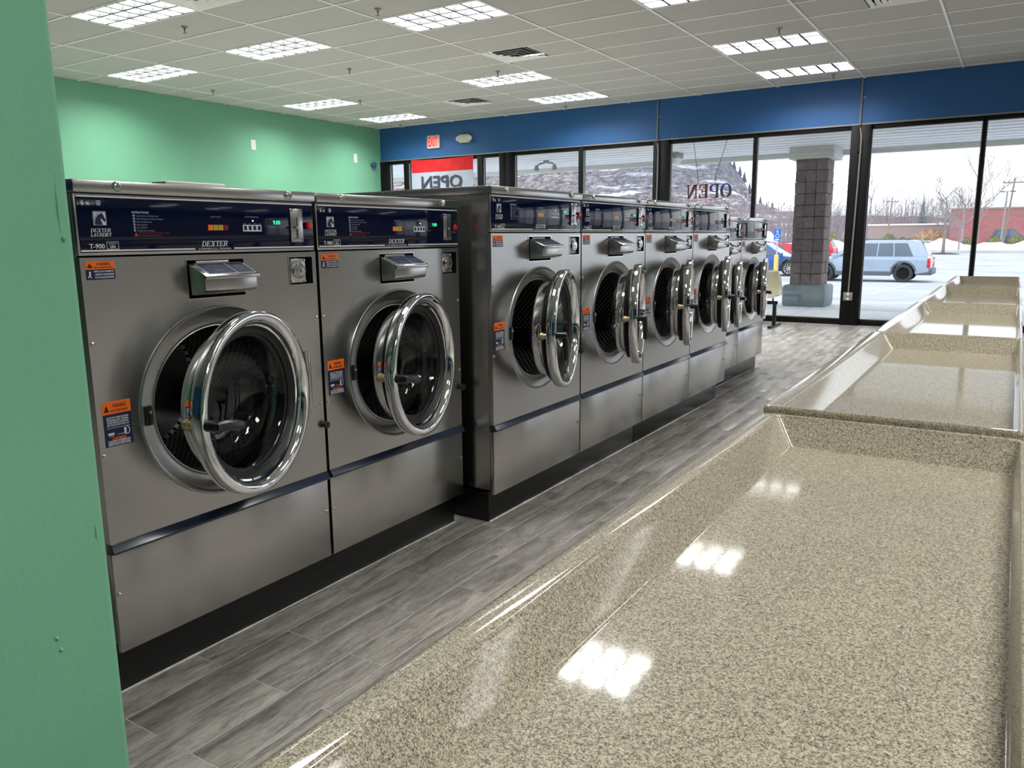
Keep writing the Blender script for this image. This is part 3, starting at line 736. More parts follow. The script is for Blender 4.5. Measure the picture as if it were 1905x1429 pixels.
    MB().lathe([(0.0,0.0125),(0.008,0.0125),(0.011,0.010),(0.012,0.0001)], (0, W-0.031, kz+0.008), seg=16).build('start_button', 'red_button', t)
    # front panel with port and recesses
    zb, zt, zm = 0.337, 1.153+dz, 1.004+dz
    cy0, cz0, RB = W/2+0.004, 0.688+dz, 0.306
    y0, y1 = 0.003, W-0.003
    m = MB(); N = 72; vs = []; fs = []
    angs = sorted([2*PI*k/N for k in range(N)] + [math.atan2(b-cz0, a-cy0) % (2*PI) for a in (y0, y1) for b in (zb, zm)]); N = len(angs)
    for a in angs:
        c_, s__ = math.cos(a), math.sin(a)
        k1 = min(((y1-cy0) if c_ > 0 else (y0-cy0))/c_ if abs(c_) > 1e-9 else 9, ((zm-cz0) if s__ > 0 else (zb-cz0))/s__ if abs(s__) > 1e-9 else 9)
        vs += [(0, cy0+RB*c_, cz0+RB*s__), (0, cy0+k1*c_, cz0+k1*s__)]
    for k in range(N): j = (k+1) % N; fs.append((2*k+1, 2*j+1, 2*j, 2*k))
    m.add(vs, fs)
    Hs, Hl = (0.328, 0.539, 1.021+dz, 1.137+dz), (W-0.128, W-0.022, 1.042+dz, 1.136+dz)
    ys = [y0, Hs[0], Hs[1], Hl[0], Hl[1], y1]; zs = sorted({zm, Hs[2], Hs[3], Hl[2], Hl[3], zt})
    for a in range(5):
        for b in range(len(zs)-1):
            my, mz = (ys[a]+ys[a+1])/2, (zs[b]+zs[b+1])/2
            if any(h[0] < my < h[1] and h[2] < mz < h[3] for h in (Hs, Hl)): continue
            m.quad((0,ys[a],zs[b]),(0,ys[a+1],zs[b]),(0,ys[a+1],zs[b+1]),(0,ys[a],zs[b+1]))
    for q in (((0,y0,zb),(-0.02,y0,zb),(-0.02,y0,zt),(0,y0,zt)), ((0,y1,zb),(-0.02,y1,zb),(-0.02,y1,zt),(0,y1,zt)), ((0,y0,zt),(0,y1,zt),(-0.02,y1,zt),(-0.02,y0,zt)), ((0,y0,zb),(0,y1,zb),(-0.02,y1,zb),(-0.02,y0,zb))): m.quad(*q)
    m.build('front_panel', 'steel', t, recalc=False, flat=True)
    for nm, h, d in (('dispenser_recess', Hs, 0.06), ('lock_recess', Hl, 0.035)):
        q = MB(); a, b, c, e = h
        q.quad((-d,a,c),(-d,b,c),(-d,b,e),(-d,a,e)); q.quad((0,a,c),(-d,a,c),(-d,a,e),(0,a,e)); q.quad((0,b,c),(-d,b,c),(-d,b,e),(0,b,e)); q.quad((0,a,c),(0,b,c),(-d,b,c),(-d,a,c)); q.quad((0,a,e),(0,b,e),(-d,b,e),(-d,a,e))
        rb = q.build(nm, 'void', t)
        r_ = MB()
        for (p, q2, u, v) in ((a-0.004,b+0.004,c-0.004,c),(a-0.004,b+0.004,e,e+0.004),(a-0.004,a,c,e),(b,b+0.004,c,e)): r_.box(-0.002, 0.0015, p, q2, u, v)
        r_.build('rim', 'bolt_steel', rb)
    # soap dispenser
    a, b, zt_ = 0.333, 0.533, 1.131+dz
    sd = MB().prism([(-0.05,zt_-0.100),(0.02,zt_-0.100),(0.070,zt_-0.090),(0.076,zt_-0.082),(0.076,zt_-0.040),(-0.006,zt_-0.004),(-0.05,zt_-0.004)], lambda u, v, h: (u, h, v), a, b-0.006).build('soap_dispenser', 'steel_plain', t, bevel=0.003)
    ld = [(-0.004,zt_-0.001),(0.086,zt_-0.0395),(0.086,zt_-0.050),(0.083,zt_-0.050),(0.083,zt_-0.0425),(-0.004,zt_-0.006)]
    MB().prism(ld, lambda u, v, h: (u, h, v), a-0.002, b).build('lid', 'steel_plain', sd, bevel=0.001)
    MB().tube([(-0.004, a+0.03, zt_), (-0.004, b-0.05, zt_)], 0.004, 8).build('hinge', 'bolt_steel', sd)
    sl = lambda off: (lambda u, v: (-0.004+0.09*(1-v)+off*0.39, u, zt_-0.001-0.0385*(1-v)+off*0.92))   # v: 0 front .. 1 back of the lid
    MB().flat([rc(a+0.018, b-0.008, 0.10, 0.90)], sl(0.0006)).build('label_border', 'white_print', sd)
    MB().flat([rc(a+0.020, a+0.122, 0.125, 0.875), rc(a+0.125, b-0.010, 0.125, 0.875)], sl(0.0012)).build('label', 'navy_flat', sd)
    lt = MB()
    fn2 = lambda u, v: sl(0.0018)(u, v/0.098)
    for s, yy, vv, sz in (('DETERGENT', a+0.071, 0.068, 0.009), ('Add powder or liquid soap here', a+0.071, 0.060, 0.0055), ('BLEACH', a+0.071, 0.036, 0.008), ('liquid only', a+0.071, 0.028, 0.0055), ('FABRIC', a+0.157, 0.060, 0.008), ('SOFTENER', a+0.157, 0.048, 0.008), ('final rinse', a+0.157, 0.038, 0.0055)): put_text(lt, s, sz, fn2, yy, vv, 'C')
    lt.build('lettering', 'grey_print', sd, weld=False)
    # service lock
    ly, lz = W-0.080, 1.089+dz
    lp = MB().box(-0.030, -0.004, ly-0.040, ly+0.030, lz-0.042, lz+0.042).build('lock_plate', 'steel_plain', t, bevel=0.002)
    MB().lathe([(-0.004,0.027),(0.006,0.027),(0.010,0.024),(0.010,0.021),(0.006,0.020),(0.012,0.017),(0.013,0.0001)], (0, ly-0.006, lz), seg=24).build('lock_barrel', 'bolt_steel', lp)
    MB().box(0.0125, 0.0138, ly-0.0075, ly-0.0045, lz-0.006, lz+0.006).build('keyhole', 'void', lp)
    for q, r in ((-0.034,-0.036),(0.024,-0.036),(-0.034,0.036),(0.024,0.036)): MB().lathe([(-0.004,0.005),(-0.001,0.004),(0.0,0.0001)], (0, ly+q, lz+r), seg=8).build('plate_screw', 'chrome', lp)
    # warning stickers
    def sticker(nm, ya, yb, za, zc_, split, big):
        sk = MB().box(0.0, 0.0006, ya, yb, za, zc_).build(nm, 'navy_flat', t)
        MB().box(0.0, 0.0009, ya-0.001, yb+0.0005, split, zc_+0.0005).build('orange_band', 'orange', sk)
        bk = MB(); F2 = fr_(0.0013); w = yb-ya; hh = zc_-split
        bk.flat([[(ya+0.14*w-0.008, split+0.2*hh),(ya+0.14*w+0.008, split+0.2*hh),(ya+0.14*w, split+0.75*hh)]], F2)
        put_text(bk, 'WARNING', hh*0.42, F2, ya+0.60*w, split+0.50*hh, 'C', bold=0.02, width=0.48*w); put_text(bk, 'RISK OF SERIOUS INJURY', hh*0.25, F2, ya+0.60*w, split+0.16*hh, 'C', width=0.62*w, bold=0.02)
        wt = MB(); F3 = fr_(0.0011)
        if big:
            for s, q in zip(('DO NOT TRY TO OPEN DOOR WHEN', 'THE DRUM IS STILL TURNING,', 'YOU SEE WATER IN THE WINDOW,', 'ANY CYCLE LIGHT IS STILL ON'), (0.62, 0.565, 0.51, 0.455)): put_text(wt, s, 0.0075, F3, (ya+yb)/2, za+q*(zc_-za), 'C', width=0.78*w, bold=0.025)
            hz = zc_-za
            wt.flat([rc(ya+0.08*w, yb-0.08*w, za+0.41*hz, za+0.418*hz)], F3)
            wt.flat([rc(ya+0.12*w, ya+0.34*w, za+0.265*hz, za+0.305*hz), rc(ya+0.70*w, ya+0.775*w, za+0.23*hz, za+0.38*hz)], F3)
            wt.flat(arcq(ya+0.76*w, za+0.31*hz, 0.013, 0.013, 0.0022, -80, 70, 6), F3)
            put_text(wt, 'OPEN', 0.006, F3, ya+0.23*w, za+0.225*hz, 'C'); put_text(wt, 'LATCHED', 0.005, F3, ya+0.56*w, za+0.24*hz, 'C')
            for s, q in zip(('IF POWER IS INTERRUPTED', 'THERE WILL BE A 3 MINUTE DELAY', 'BEFORE THE DOOR CAN BE OPENED'), (0.10, 0.06, 0.022)): put_text(wt, s, 0.0062, F3, (ya+yb)/2, za+q*hz, 'C', width=0.8*w, bold=0.025)
            MB().box(0.0, 0.0010, ya+0.24*w, ya+0.76*w, za+0.14*hz, za+0.20*hz).build('orange_tab', 'orange', sk)
            put_text(bk, 'IMPORTANT', 0.0085, F2, (ya+yb)/2, za+0.152*hz, 'C', bold=0.02)
        else:
            for s, q in zip(('NEVER ALLOW CHILDREN TO', '- OPERATE THE MACHINE', '- PLAY IN OR AROUND MACHINE'), (0.72, 0.42, 0.14)): put_text(wt, s, 0.0065, F3, ya+0.27*w, za+q*(split-za), 'L', width=0.68*w, bold=0.025)
            hx, hz = ya+0.13*w, za+0.5*(split-za)
            wt.flat(arcq(hx, hz+0.006, 0.0028, 0.0028, 0.0027, 0, 360, 8), F3); wt.flat([[(hx-0.002,hz+0.003),(hx+0.003,hz+0.003),(hx+0.001,hz-0.003),(hx+0.005,hz-0.009),(hx+0.002,hz-0.009),(hx-0.001,hz-0.004),(hx-0.005,hz-0.009),(hx-0.007,hz-0.008),(hx-0.003,hz-0.002)]], F3)
        stuff(bk.build('lettering', 'black_print', sk, weld=False)); wt.build('lettering', 'white_print', sk, weld=False)
    ys_ = 0.0165
    sticker('warning_sticker', ys_, ys_+0.083, 1.093+dz, 1.143+dz, 1.121+dz, False)
    sticker('instruction_sticker', ys_+0.004, ys_+0.088, 0.6215+dz, 0.7505+dz, 0.715+dz, True)
    for y in (0.014, W-0.014):
        for z in (0.918+dz, 0.599+dz, 0.181): MB().lathe([(0,0.0065),(0.003,0.006),(0.0045,0.003),(0.003,0.002),(0.003,0.0001)], (0, y, z), seg=10).build('panel_screw', 'bolt_steel', t)
    MB().lathe([(0.0,0.010),(0.008,0.010),(0.010,0.014),(0.018,0.014),(0.021,0.0001)], (0, W-0.006, 0.518+dz), seg=14).build('door_stop', 'rubber', t)
    # trim strip and lower panel
    MB().prism([(-0.02,0.336),(0.003,0.336),(0.017,0.316),(0.017,0.309),(-0.02,0.307)], lambda u, v, h: (u, h, v), 0.004, W-0.004).build('trim_strip', 'strip', t, bevel=0.001)
    MB().box(-0.02, 0.0, 0.003, W-0.003, 0.0, 0.306).build('lower_panel', 'steel', t, bevel=0.002)
    # bezel and drum
    c0 = (0, cy0, cz0)
    bz_ = MB().lathe([(0.0,0.3065),(0.0026,0.304),(0.0026,0.3015),(0.0006,0.2995),(-0.002,0.290),(-0.006,0.270),(-0.011,0.254),(-0.016,0.248),(-0.022,0.2445),(-0.021,0.2415),(-0.026,0.239),(-0.045,0.2385),(-0.10,0.238)], c0, seg=72).build('door_bezel', 'bezel_steel', t, smooth=40)
    MB().box(-0.03, 0.004, cy0-0.285, cy0-0.262, cz0-0.03, cz0+0.03).build('latch_keeper', 'plastic', bz_, bevel=0.004)
    MB().lathe([(0.0,0.006),(0.006,0.005),(0.007,0.0001)], (0.003, cy0-0.274, cz0+0.012), seg=10).build('keeper_screw', 'bolt_steel', bz_)
    dm = MB().lathe([(0.0,0.240),(-0.012,0.256),(-0.42,0.256),(-0.43,0.245),(-0.43,0.0001)], seg=72).build('drum', 'drum_glints' if dz else 'drum', t, loc=(-0.10, cy0, cz0))
    for k in range(3):
        a = R(100+120*k); ca, sa = math.cos(a), math.sin(a)
        q = MB(); 
        pts = [(-0.5, 0.256), (-0.32, 0.20), (0.32, 0.20), (0.5, 0.256)]
        poly = [(u*0.11, v) for u, v in pts]
        q.prism(poly, lambda u, v, h: (h, v*ca-u*sa, v*sa+u*ca), -0.41, -0.03); q.build('lifter', 'plastic', dm, bevel=0.006)
    # door
    hy, hx, off = cy0+0.340, 0.012, 0.342
    MB().tube([(0.012, hy-0.004, cz0-0.115), (0.012, hy-0.004, cz0+0.115)], 0.009, 10).build('hinge_barrel', 'steel_plain', t)
    hb2 = MB().box(0.0, 0.012, hy-0.002, hy+0.022, cz0-0.10, cz0+0.10).build('hinge_leaf', 'steel_plain', t, bevel=0.002)
    cc = (0, -off, 0)
    ring = [(-0.006,0.280),(-0.002,0.288),(0.001,0.2905),(0.037,0.291),(0.0395,0.2895),(0.042,0.284),(0.043,0.276),(0.041,0.265),(0.035,0.257),(0.026,0.251),(0.012,0.249),(0.010,0.244),(-0.006,0.244)]
    dr_ = MB().lathe(ring, cc, seg=96, closed=True).build('door', 'chrome', t, smooth=40, loc=(hx, hy, cz0))
    MB().lathe([(-0.004,0.222),(-0.004,0.256),(-0.014,0.260),(-0.020,0.254),(-0.026,0.260),(-0.034,0.252),(-0.034,0.222)], cc, seg=72, closed=True).build('gasket', 'rubber', dr_)
    MB().lathe([(-0.034,0.226),(-0.040,0.232),(-0.075,0.230),(-0.085,0.224),(-0.085,0.216),(-0.034,0.216)], cc, seg=72, closed=True).build('inner_ring', 'chrome', dr_)
    MB().lathe([(0.011,0.2495),(0.006,0.246),(-0.004,0.236),(-0.010,0.222),(-0.012,0.212),(-0.034,0.2165)], cc, seg=72).build('seal', 'rubber', dr_)
    MB().lathe([(-0.0105,0.216),(-0.020,0.206),(-0.060,0.196),(-0.095,0.182),(-0.118,0.150),(-0.130,0.10),(-0.134,0.05),(-0.135,0.0001)], cc, seg=72).build('glass', 'door_glass', dr_, smooth=60)
    ya_ = -off-0.272
    if dz == 0:
        hd = MB().tube([(0.036, ya_, -0.012), (0.080, ya_, -0.012)], 0.017, 14)
        hd.tube([(0.074, ya_-0.008, -0.012), (0.078, ya_+0.03, -0.015), (0.080, ya_+0.07, -0.024), (0.080, ya_+0.105, -0.030)], [0.013, 0.016, 0.017, 0.013], 10)
    else:
        hd = MB().tube([(0.036, ya_, 0.0), (0.090, ya_, 0.0)], 0.017, 14)
        hd.tube([(0.082, ya_, 0.006), (0.085, ya_+0.004, -0.03), (0.088, ya_+0.006, -0.075), (0.088, ya_+0.006, -0.115)], [0.013, 0.014, 0.015, 0.012], 10)
    hd.build('handle', 'plastic', dr_)
    MB().lathe([(-0.038,0.0001),(-0.038,0.013),(-0.030,0.018),(-0.018,0.018),(-0.016,0.014),(-0.004,0.014)], (0, ya_, -0.006 if dz else -0.012), seg=14).build('latch_bolt', 'brass', dr_)
    return t
w9 = make_washer(0.860, 0.0, '6 x', 'T-900', 'stainless front loading washer next to the green partition, nearest the camera', 'smaller washers on the black plinths')
w12 = make_washer(0.870, 0.063, '8 x', 'T-1200', 'taller stainless front loading washer', 'taller washers standing forward in the row')
tree_kids = {}
for o in bpy.data.objects:
    if o.parent: tree_kids.setdefault(o.parent.name, []).append(o)
KIDS.update(tree_kids)
for o in bpy.data.objects:
    if o.name not in KIDS: KIDS[o.name] = []
def place_washer(src, x, y, ang, label, use):
    o = src if use else copy_tree(src)
    o.location = (x, y, 0.15)
    o['label'] = label
    d = [c for c in o.children if c.name.split('.')[0] == 'door'][0] if not use else [c for c in KIDS[src.name] if c.name.split('.')[0] == 'door'][0]
    d.rotation_euler = (0, 0, R(ang))
    return o
C.view_layer.update()
XA, XB_, XC = -2.126, -1.982, -2.140
place_washer(w9, XA, 1.187, 16, 'stainless front loading washer next to the green partition, nearest the camera', True)
place_washer(w9, XA, 2.055, 13, 'stainless front loading washer second from the green partition, set back beside a taller one', False)
place_washer(w12, XB_, 2.960, 16, 'taller stainless washer with its grey side exposed, first of the forward four', True)
place_washer(w12, XB_, 3.837, 18, 'taller stainless washer second of the forward four, blue panel still unreflected', False)
place_washer(w12, XB_, 4.712, 17, 'taller stainless washer third of the forward four, panel half blue half mirror', False)
place_washer(w12, XB_, 5.587, 15, 'taller stainless washer last of the forward four, panel mirroring the window', False)
place_washer(w9, XC, 6.472, 14, 'stainless washer half hidden behind the last forward one, near the windows', False)
place_washer(w9, XC, 7.338, 13, 'stainless washer at the window end of the row, beside the cream chair', False)
# plinths
def plinth(xf, y0, y1, label):
    t = MB().box(xf-1.05, xf-0.052, y0, y1, 0.0, 0.15).build('plinth', 'black', None, bevel=0.003)
    tag(t, label, 'plinth')
    m = MB(); n = int((y1-y0)/0.12); rr = [random.uniform(0.5, 1.4) for _ in range(n+1)]
    for k in range(n):
        a, b = y0+(y1-y0)*k/n, y0+(y1-y0)*(k+1)/n
        m.quad((xf-0.052,a,0.004*rr[k]),(xf-0.052,b,0.004*rr[k+1]),(xf-0.052+0.010*rr[k+1],b,0.0012),(xf-0.052+0.010*rr[k],a,0.0012))
    m.build('caulk_line', 'caulk', t)
    return t
plinth(XA, 1.187, 2.905, 'black plinth under the two nearest washers')
pb = plinth(XB_, 2.990, 4.690, 'black plinth under the first two taller washers, its end face showing')
MB().box(XB_-0.8, XB_-0.060, 2.962, 2.99, 0.145, 0.152).build('ledge', 'black', pb)
plinth(XB_, 4.698, 6.400, 'black plinth under the last two taller washers')
plinth(XC, 6.48, 8.17, 'dark plinth under the two washers near the windows')
tag(MB().box(-2.60, -2.52, 1.74, 1.992, 1.51, 1.552).build('pale_slab', 'housing', None, bevel=0.004), 'small pale slab lying on top of the nearest washer', 'slab')

# ==================================================================== FOLDING TABLES
def loop(x0, x1, y0, y1, z, r):
    out = []
    for cx, cy, a in ((x1-r, y1-r, 0), (x0+r, y1-r, 90), (x0+r, y0+r, 180), (x1-r, y0+r, 270)):
        for k in range(5): t = R(a+90*k/4); out.append((cx+r*math.cos(t), cy+r*math.sin(t), z))
    return out
def make_table(label, group):
    t = thing('folding_table', label, 'folding table', group=group)
    L, Wd = 1.772, 0.556
    # local: x 0..Wd, y 0..L, rim top z = 0
    def lp(iL, iR, iN, iF, z, r): return loop(iL, Wd-iR, iN, L-iF, z, r)
    loops = [lp(0.03,0.03,0.03,0.03,-0.088,0.015), lp(0.006,0.006,0.006,0.006,-0.082,0.018), lp(0,0,0,0,-0.072,0.02), lp(0,0,0,0,-0.010,0.02), lp(0.003,0.003,0.003,0.003,-0.003,0.019), lp(0.010,0.005,0.005,0.005,0.0,0.017),
             lp(0.040,0.009,0.009,0.009,0.0,0.014), lp(0.0435,0.0105,0.0105,0.0105,-0.0008,0.014), lp(0.046,0.0115,0.012,0.012,-0.003,0.014), lp(0.0475,0.0117,0.0126,0.0132,-0.0055,0.014)]
    A, B_, zA, zB = (0.0475,0.0117,0.0126,0.0132), (0.090,0.018,0.040,0.056), -0.0055, -0.0645
    for f in (0.05, 0.95, 1.0): loops.append(lp(*[p+(q-p)*f for p, q in zip(A, B_)], zA+(zB-zA)*f, 0.013-0.001*f))
    loops += [lp(0.0915,0.020,0.042,0.058,-0.0655,0.012), lp(0.0945,0.023,0.045,0.061,-0.0659,0.012), lp(0.096,0.025,0.047,0.063,-0.0659,0.012)]
    m = MB(); n = 20; vs = [p for l in loops for p in l]; fs = []
    for i in range(len(loops)-1):
        for k in range(n): fs.append((i*n+k, i*n+(k+1)%n, (i+1)*n+(k+1)%n, (i+1)*n+k))
    fs += [tuple(range(n))[::-1], tuple((len(loops)-1)*n+k for k in range(n))]
    m.add(vs, fs).build('table_tray', 'granite', t, smooth=50)
    for y in (0.30, L-0.30):
        MB().box(0.235, 0.315, y-0.04, y+0.04, -0.89, -0.088).build('leg', 'black', t, bevel=0.004)
        MB().box(0.08, 0.47, y-0.05, y+0.05, -0.915, -0.885).build('foot', 'black', t, bevel=0.006)
    MB().box(0.25, 0.30, 0.3, L-0.3, -0.15, -0.11).build('stretcher', 'black', t)
    return t
tb0 = make_table('', 'speckled folding tables in a row'); KIDS[tb0.name] = kids(tb0)
for c in KIDS[tb0.name]: KIDS[c.name] = []
for k, lb in enumerate(['speckled beige folding table with raised rim, largest, in the foreground', 'speckled folding table second from the camera, mirroring the window in its tray', 'speckled folding table third from the camera, with a white reflection', 'speckled folding table fourth from the camera', 'speckled folding table farthest from the camera, in front of the window mullion']):
    o = tb0 if k == 0 else copy_tree(tb0)
    o.location = (-0.503, 0.174+1.781*k, 0.915 if k == 0 else 0.930); o['label'] = lb
    if k:
        for c in o.children: pass
C.view_layer.update()

# ==================================================================== THINGS ON THE WALLS
def wf_(y): return lambda u, v: (u, y, v)
t = thing('exit_sign', 'lit red and white exit sign high on the blue wall', 'exit sign', (-9.822, YW, 3.205))
MB().box(-0.155, 0.155, -0.05, 0.0, -0.125, 0.125).build('housing', 'white_plastic', t, bevel=0.02)
MB().box(-0.122, 0.122, -0.053, -0.049, -0.092, 0.092).build('face', plain('exit_face', srgb(232, 176, 172), 0.4, emit=0.2), t)
m = MB(); put_text(m, 'EXIT', 0.245, wf_(-0.0545), 0, -0.084, 'C', bold=0.03, width=0.225); m.build('lettering', 'exit_red', t, weld=False)
t = thing('emergency_light', 'white twin head emergency light on the blue wall', 'emergency light', (-9.055, YW, 3.212))
MB().box(-0.13, 0.10, -0.075, 0.0, -0.075, 0.075).build('housing', plain('ivory_plastic', srgb(206, 208, 188), 0.4), t, bevel=0.01)
for s in (-1, 1):
    hd = MB().lathe([(0.0,0.0001),(0.0,0.034),(-0.045,0.050),(-0.05,0.042),(-0.045,0.0001)], (0,0,0), 'Y', 20).build('lamp_head', 'white_plastic', t, loc=(-0.160 if s < 0 else 0.135, -0.04, 0.0))
    hd.rotation_euler = (0, 0, R(-35*s) if s < 0 else 0)
def wall_plate(y, z, label):
    t = thing('wall_plate', label, 'wall plate', (XG, y, z), group='white plates on the green wall')
    MB().box(0, 0.008, -0.05, 0.05, -0.085, 0.085).build('cover', 'white_plastic', t, bevel=0.004)
    for dz_ in (-0.03, 0.03): MB().box(0.007, 0.010, -0.018, 0.018, dz_-0.016, dz_+0.016).build('socket', 'housing', t, bevel=0.003)
wall_plate(9.493, 2.955, 'white wall plate on the green wall, left one')
wall_plate(11.993, 2.925, 'white wall plate on the green wall, right one near the corner')
t = thing('security_camera', 'small blue dome camera on the green wall by the corner', 'camera', (XG, 12.47, 2.82))
MB().lathe([(0.0,0.04),(0.03,0.04),(0.035,0.0001)], axis='X', seg=16).build('mount', 'blue_device', t)
MB().lathe([(0.03,0.045),(0.05,0.055),(0.08,0.055),(0.10,0.04),(0.108,0.0001)], axis='X', seg=18).build('dome', 'blue_device', t)
for cx, zb, lb in ((-5.185, 0.30, 'thin grey conduit running down the wall between the middle windows'), (-2.075, 0.49, 'thin grey conduit running down the wall and black post at right')):
    t = thing('conduit', lb, 'conduit', (cx, YW, 0), group='conduits on the window posts')
    yo, yp = -0.016, -0.075+0.02
    MB().tube([(0, yo, ZC-0.002), (0, yo, ZH-0.02), (0.02, yo-0.01, ZH-0.09), (0.035, -0.046, ZH-0.20), (0.03, -0.046, 2.2), (0.0, -0.046, zb)], 0.013, 8).build('pipe', 'grey_metal', t)
    for z in (3.28, 2.52, 0.95): MB().box(-0.012, 0.05, -0.03 if z < 2.9 else -0.006, -0.028 if z < 2.9 else 0, z-0.012, z+0.012).build('strap', 'grey_metal', t)
    if cx > -3:
        ob = MB().box(-0.065, 0.065, -0.075, -0.03, zb-0.115, zb+0.005).build('outlet_box', 'grey_metal', t, bevel=0.006)
        for dz_ in (-0.035, 0.035): MB().box(-0.02, 0.02, -0.0775, -0.0745, zb-0.055+dz_-0.018, zb-0.055+dz_+0.018).build('socket', 'white_plastic', ob, bevel=0.003)
        MB().disc((0, 0, 0), 0.004, 'Y', 8, 0.002).build('screw', 'bolt_steel', ob, loc=(0, -0.079, zb-0.055))
# OPEN banner, seen from behind (mirrored)
t = thing('open_banner', 'red and white cloth banner reading OPEN backwards, hung in the window', 'banner', (-9.66, YW+0.015, 0))
def cloth(z0, z1, nm, mt, amp=0.012):
    m = MB(); nx, nz = 28, 10; vs = []
    for i in range(nx+1):
        for j in range(nz+1):
            x = -0.755+1.51*i/nx; z = z0+(z1-z0)*j/nz
            sag = -0.02*math.sin(PI*i/nx)*(1 if j == nz and nm == 'red_field' else 0)
            y = -0.02+amp*math.sin(7*x+5*z)*math.sin(11*z+2*x)+0.006*math.sin(23*(x-0.6*z))
            vs.append((x, y, z+sag))
    fs = [(i*(nz+1)+j, (i+1)*(nz+1)+j, (i+1)*(nz+1)+j+1, i*(nz+1)+j+1) for i in range(nx) for j in range(nz)]
    return m.add(vs, fs).build(nm, mt, t, smooth=60)
cloth(2.638, 2.895, 'red_field', 'banner_red'); cloth(2.00, 2.638, 'white_field', 'banner_white', 0.006)
m = MB(); put_text(m, 'OPEN', 0.335, lambda u, v: (-u, -0.037, v), 0.0, 2.325, 'C', bold=0.022, width=1.0); m.build('lettering', 'banner_grey', t, weld=False)
# LED OPEN sign, seen from behind
t = thing('led_open_sign', 'hanging letters reading OPEN backwards with red and blue lights', 'sign', (-4.268, YW-0.05, 1.945))
hL = 0.215; kx = 0.92
wds = [SERIF[c][0] for c in 'OPEN']; gp = 0.10; tot = (sum(wds)+3*gp)*hL*kx; x = tot/2
for ch in 'OPEN':
    w, polys = SERIF[ch]; m = MB()
    for p in polys:
        m.prism([(x-a*hL*kx, b*hL) for a, b in p], lambda u, v, h: (u, h, v), -0.012, 0.010)
    lt = m.build('letter', 'sign_dark', t, weld=False)
    bl, rd, wh = MB(), MB(), MB()
    cx_ = sum(a for p in polys for a, b in p)/sum(len(p) for p in polys)
    for p in polys:
        n = len(p)
        for q in range(n):
            (a0, b0), (a1, b1) = p[q], p[(q+1) % n]
            Ld = math.hypot((a1-a0)*hL, (b1-b0)*hL); k = int(Ld/0.016)
            if ch == 'O' and q not in (0, 2): continue
            for s in range(max(k, 1 if ch == 'O' else 0)):
                f = (s+0.5)/max(k, 1); aa, bb = a0+(a1-a0)*f, b0+(b1-b0)*f
                tgt = bl if (bb > 0.52 and ch in 'OP') else (wh if bb > 0.25 and s % 2 and ch in 'OP' else rd)
                zz, xx = bb*hL, x-aa*hL*kx+0.012
                tgt.box(xx-0.0035, xx+0.0035, 0.045, 0.052, zz-0.0035, zz+0.0035)
    for mm, mt, nm in ((bl,'led_blue','blue_lamp_row'),(rd,'led_red','red_lamp_row'),(wh,'led_white','white_lamp_row')):
        if mm.v: stuff(mm.build(nm, mt, lt, weld=False))
    x -= (w+gp)*hL*kx
MB().box(-0.36, 0.36, 0.012, 0.016, -0.005, 0.225).build('clear_backing', 'pane', t)
for xx in (-0.19, 0.10):
    MB().tube([(xx, 0.005, 0.20), (xx, 0.005, 0.34), (xx-0.10 if xx < 0 else xx+0.16, 0.03, ZH-1.945-0.06)], 0.004, 6).build('hanging_cord', 'plastic', t)
MB().tube([(-0.19, 0.005, 0.33), (0.10, 0.005, 0.33)], 0.002, 5).build('crossbar', 'grey_metal', t)
MB().tube([(0.06, 0.005, 0.20), (0.06, 0.005, 0.44)], 0.003, 5).build('power_cord', 'white_plastic', t)

# beam seating by the window
t = thing('beam_seat', 'cream plastic shell chairs on a black steel beam by the window', 'chair', (-3.02, 12.05, 0))
def shell(xc):
    m = MB(); rows = []
    prof = [(-0.24, 0.435, 0.225), (-0.20, 0.452, 0.235), (-0.05, 0.438, 0.235), (0.10, 0.442, 0.235), (0.17, 0.48, 0.230), (0.205, 0.56, 0.215), (0.235, 0.68, 0.185), (0.255, 0.79, 0.150), (0.26, 0.825, 0.115)]
    for y, z, hw in prof:
        rows.append([(xc+hw*q/4, y-0.03*abs(q/4)**2.5*(1 if y > 0.12 else 0), z+0.03*abs(q/4)**3*(1 if y <= 0.12 else 0)) for q in range(-4, 5)])
    vs = [p for r in rows for p in r]; n = 9
    fs = [(i*n+k, i*n+k+1, (i+1)*n+k+1, (i+1)*n+k) for i in range(len(rows)-1) for k in range(n-1)]
    o = m.add(vs, fs).build('seat_shell', 'cream_plastic', t, smooth=70)
    sm = o.modifiers.new('thickness', 'SOLIDIFY'); sm.thickness = 0.008
    MB().tube([(xc-0.14, -0.05, 0.43), (xc-0.14, -0.05, 0.36)], 0.012, 8).build('bracket', 'black', t); MB().tube([(xc+0.14, -0.05, 0.43), (xc+0.14, -0.05, 0.36)], 0.012, 8).build('bracket', 'black', t)
for k in range(3): shell(-0.12-0.53*k)
MB().box(-1.5, 0.09, -0.07, -0.03, 0.335, 0.385).build('beam', 'black', t, bevel=0.004)
for xx in (0.05, -1.2):
    MB().box(xx-0.025, xx+0.025, -0.075, -0.025, 0.03, 0.34).build('leg', 'black', t, bevel=0.003)
    MB().box(xx-0.025, xx+0.025, -0.32, 0.26, 0.0, 0.035).build('foot', 'black', t, bevel=0.004)

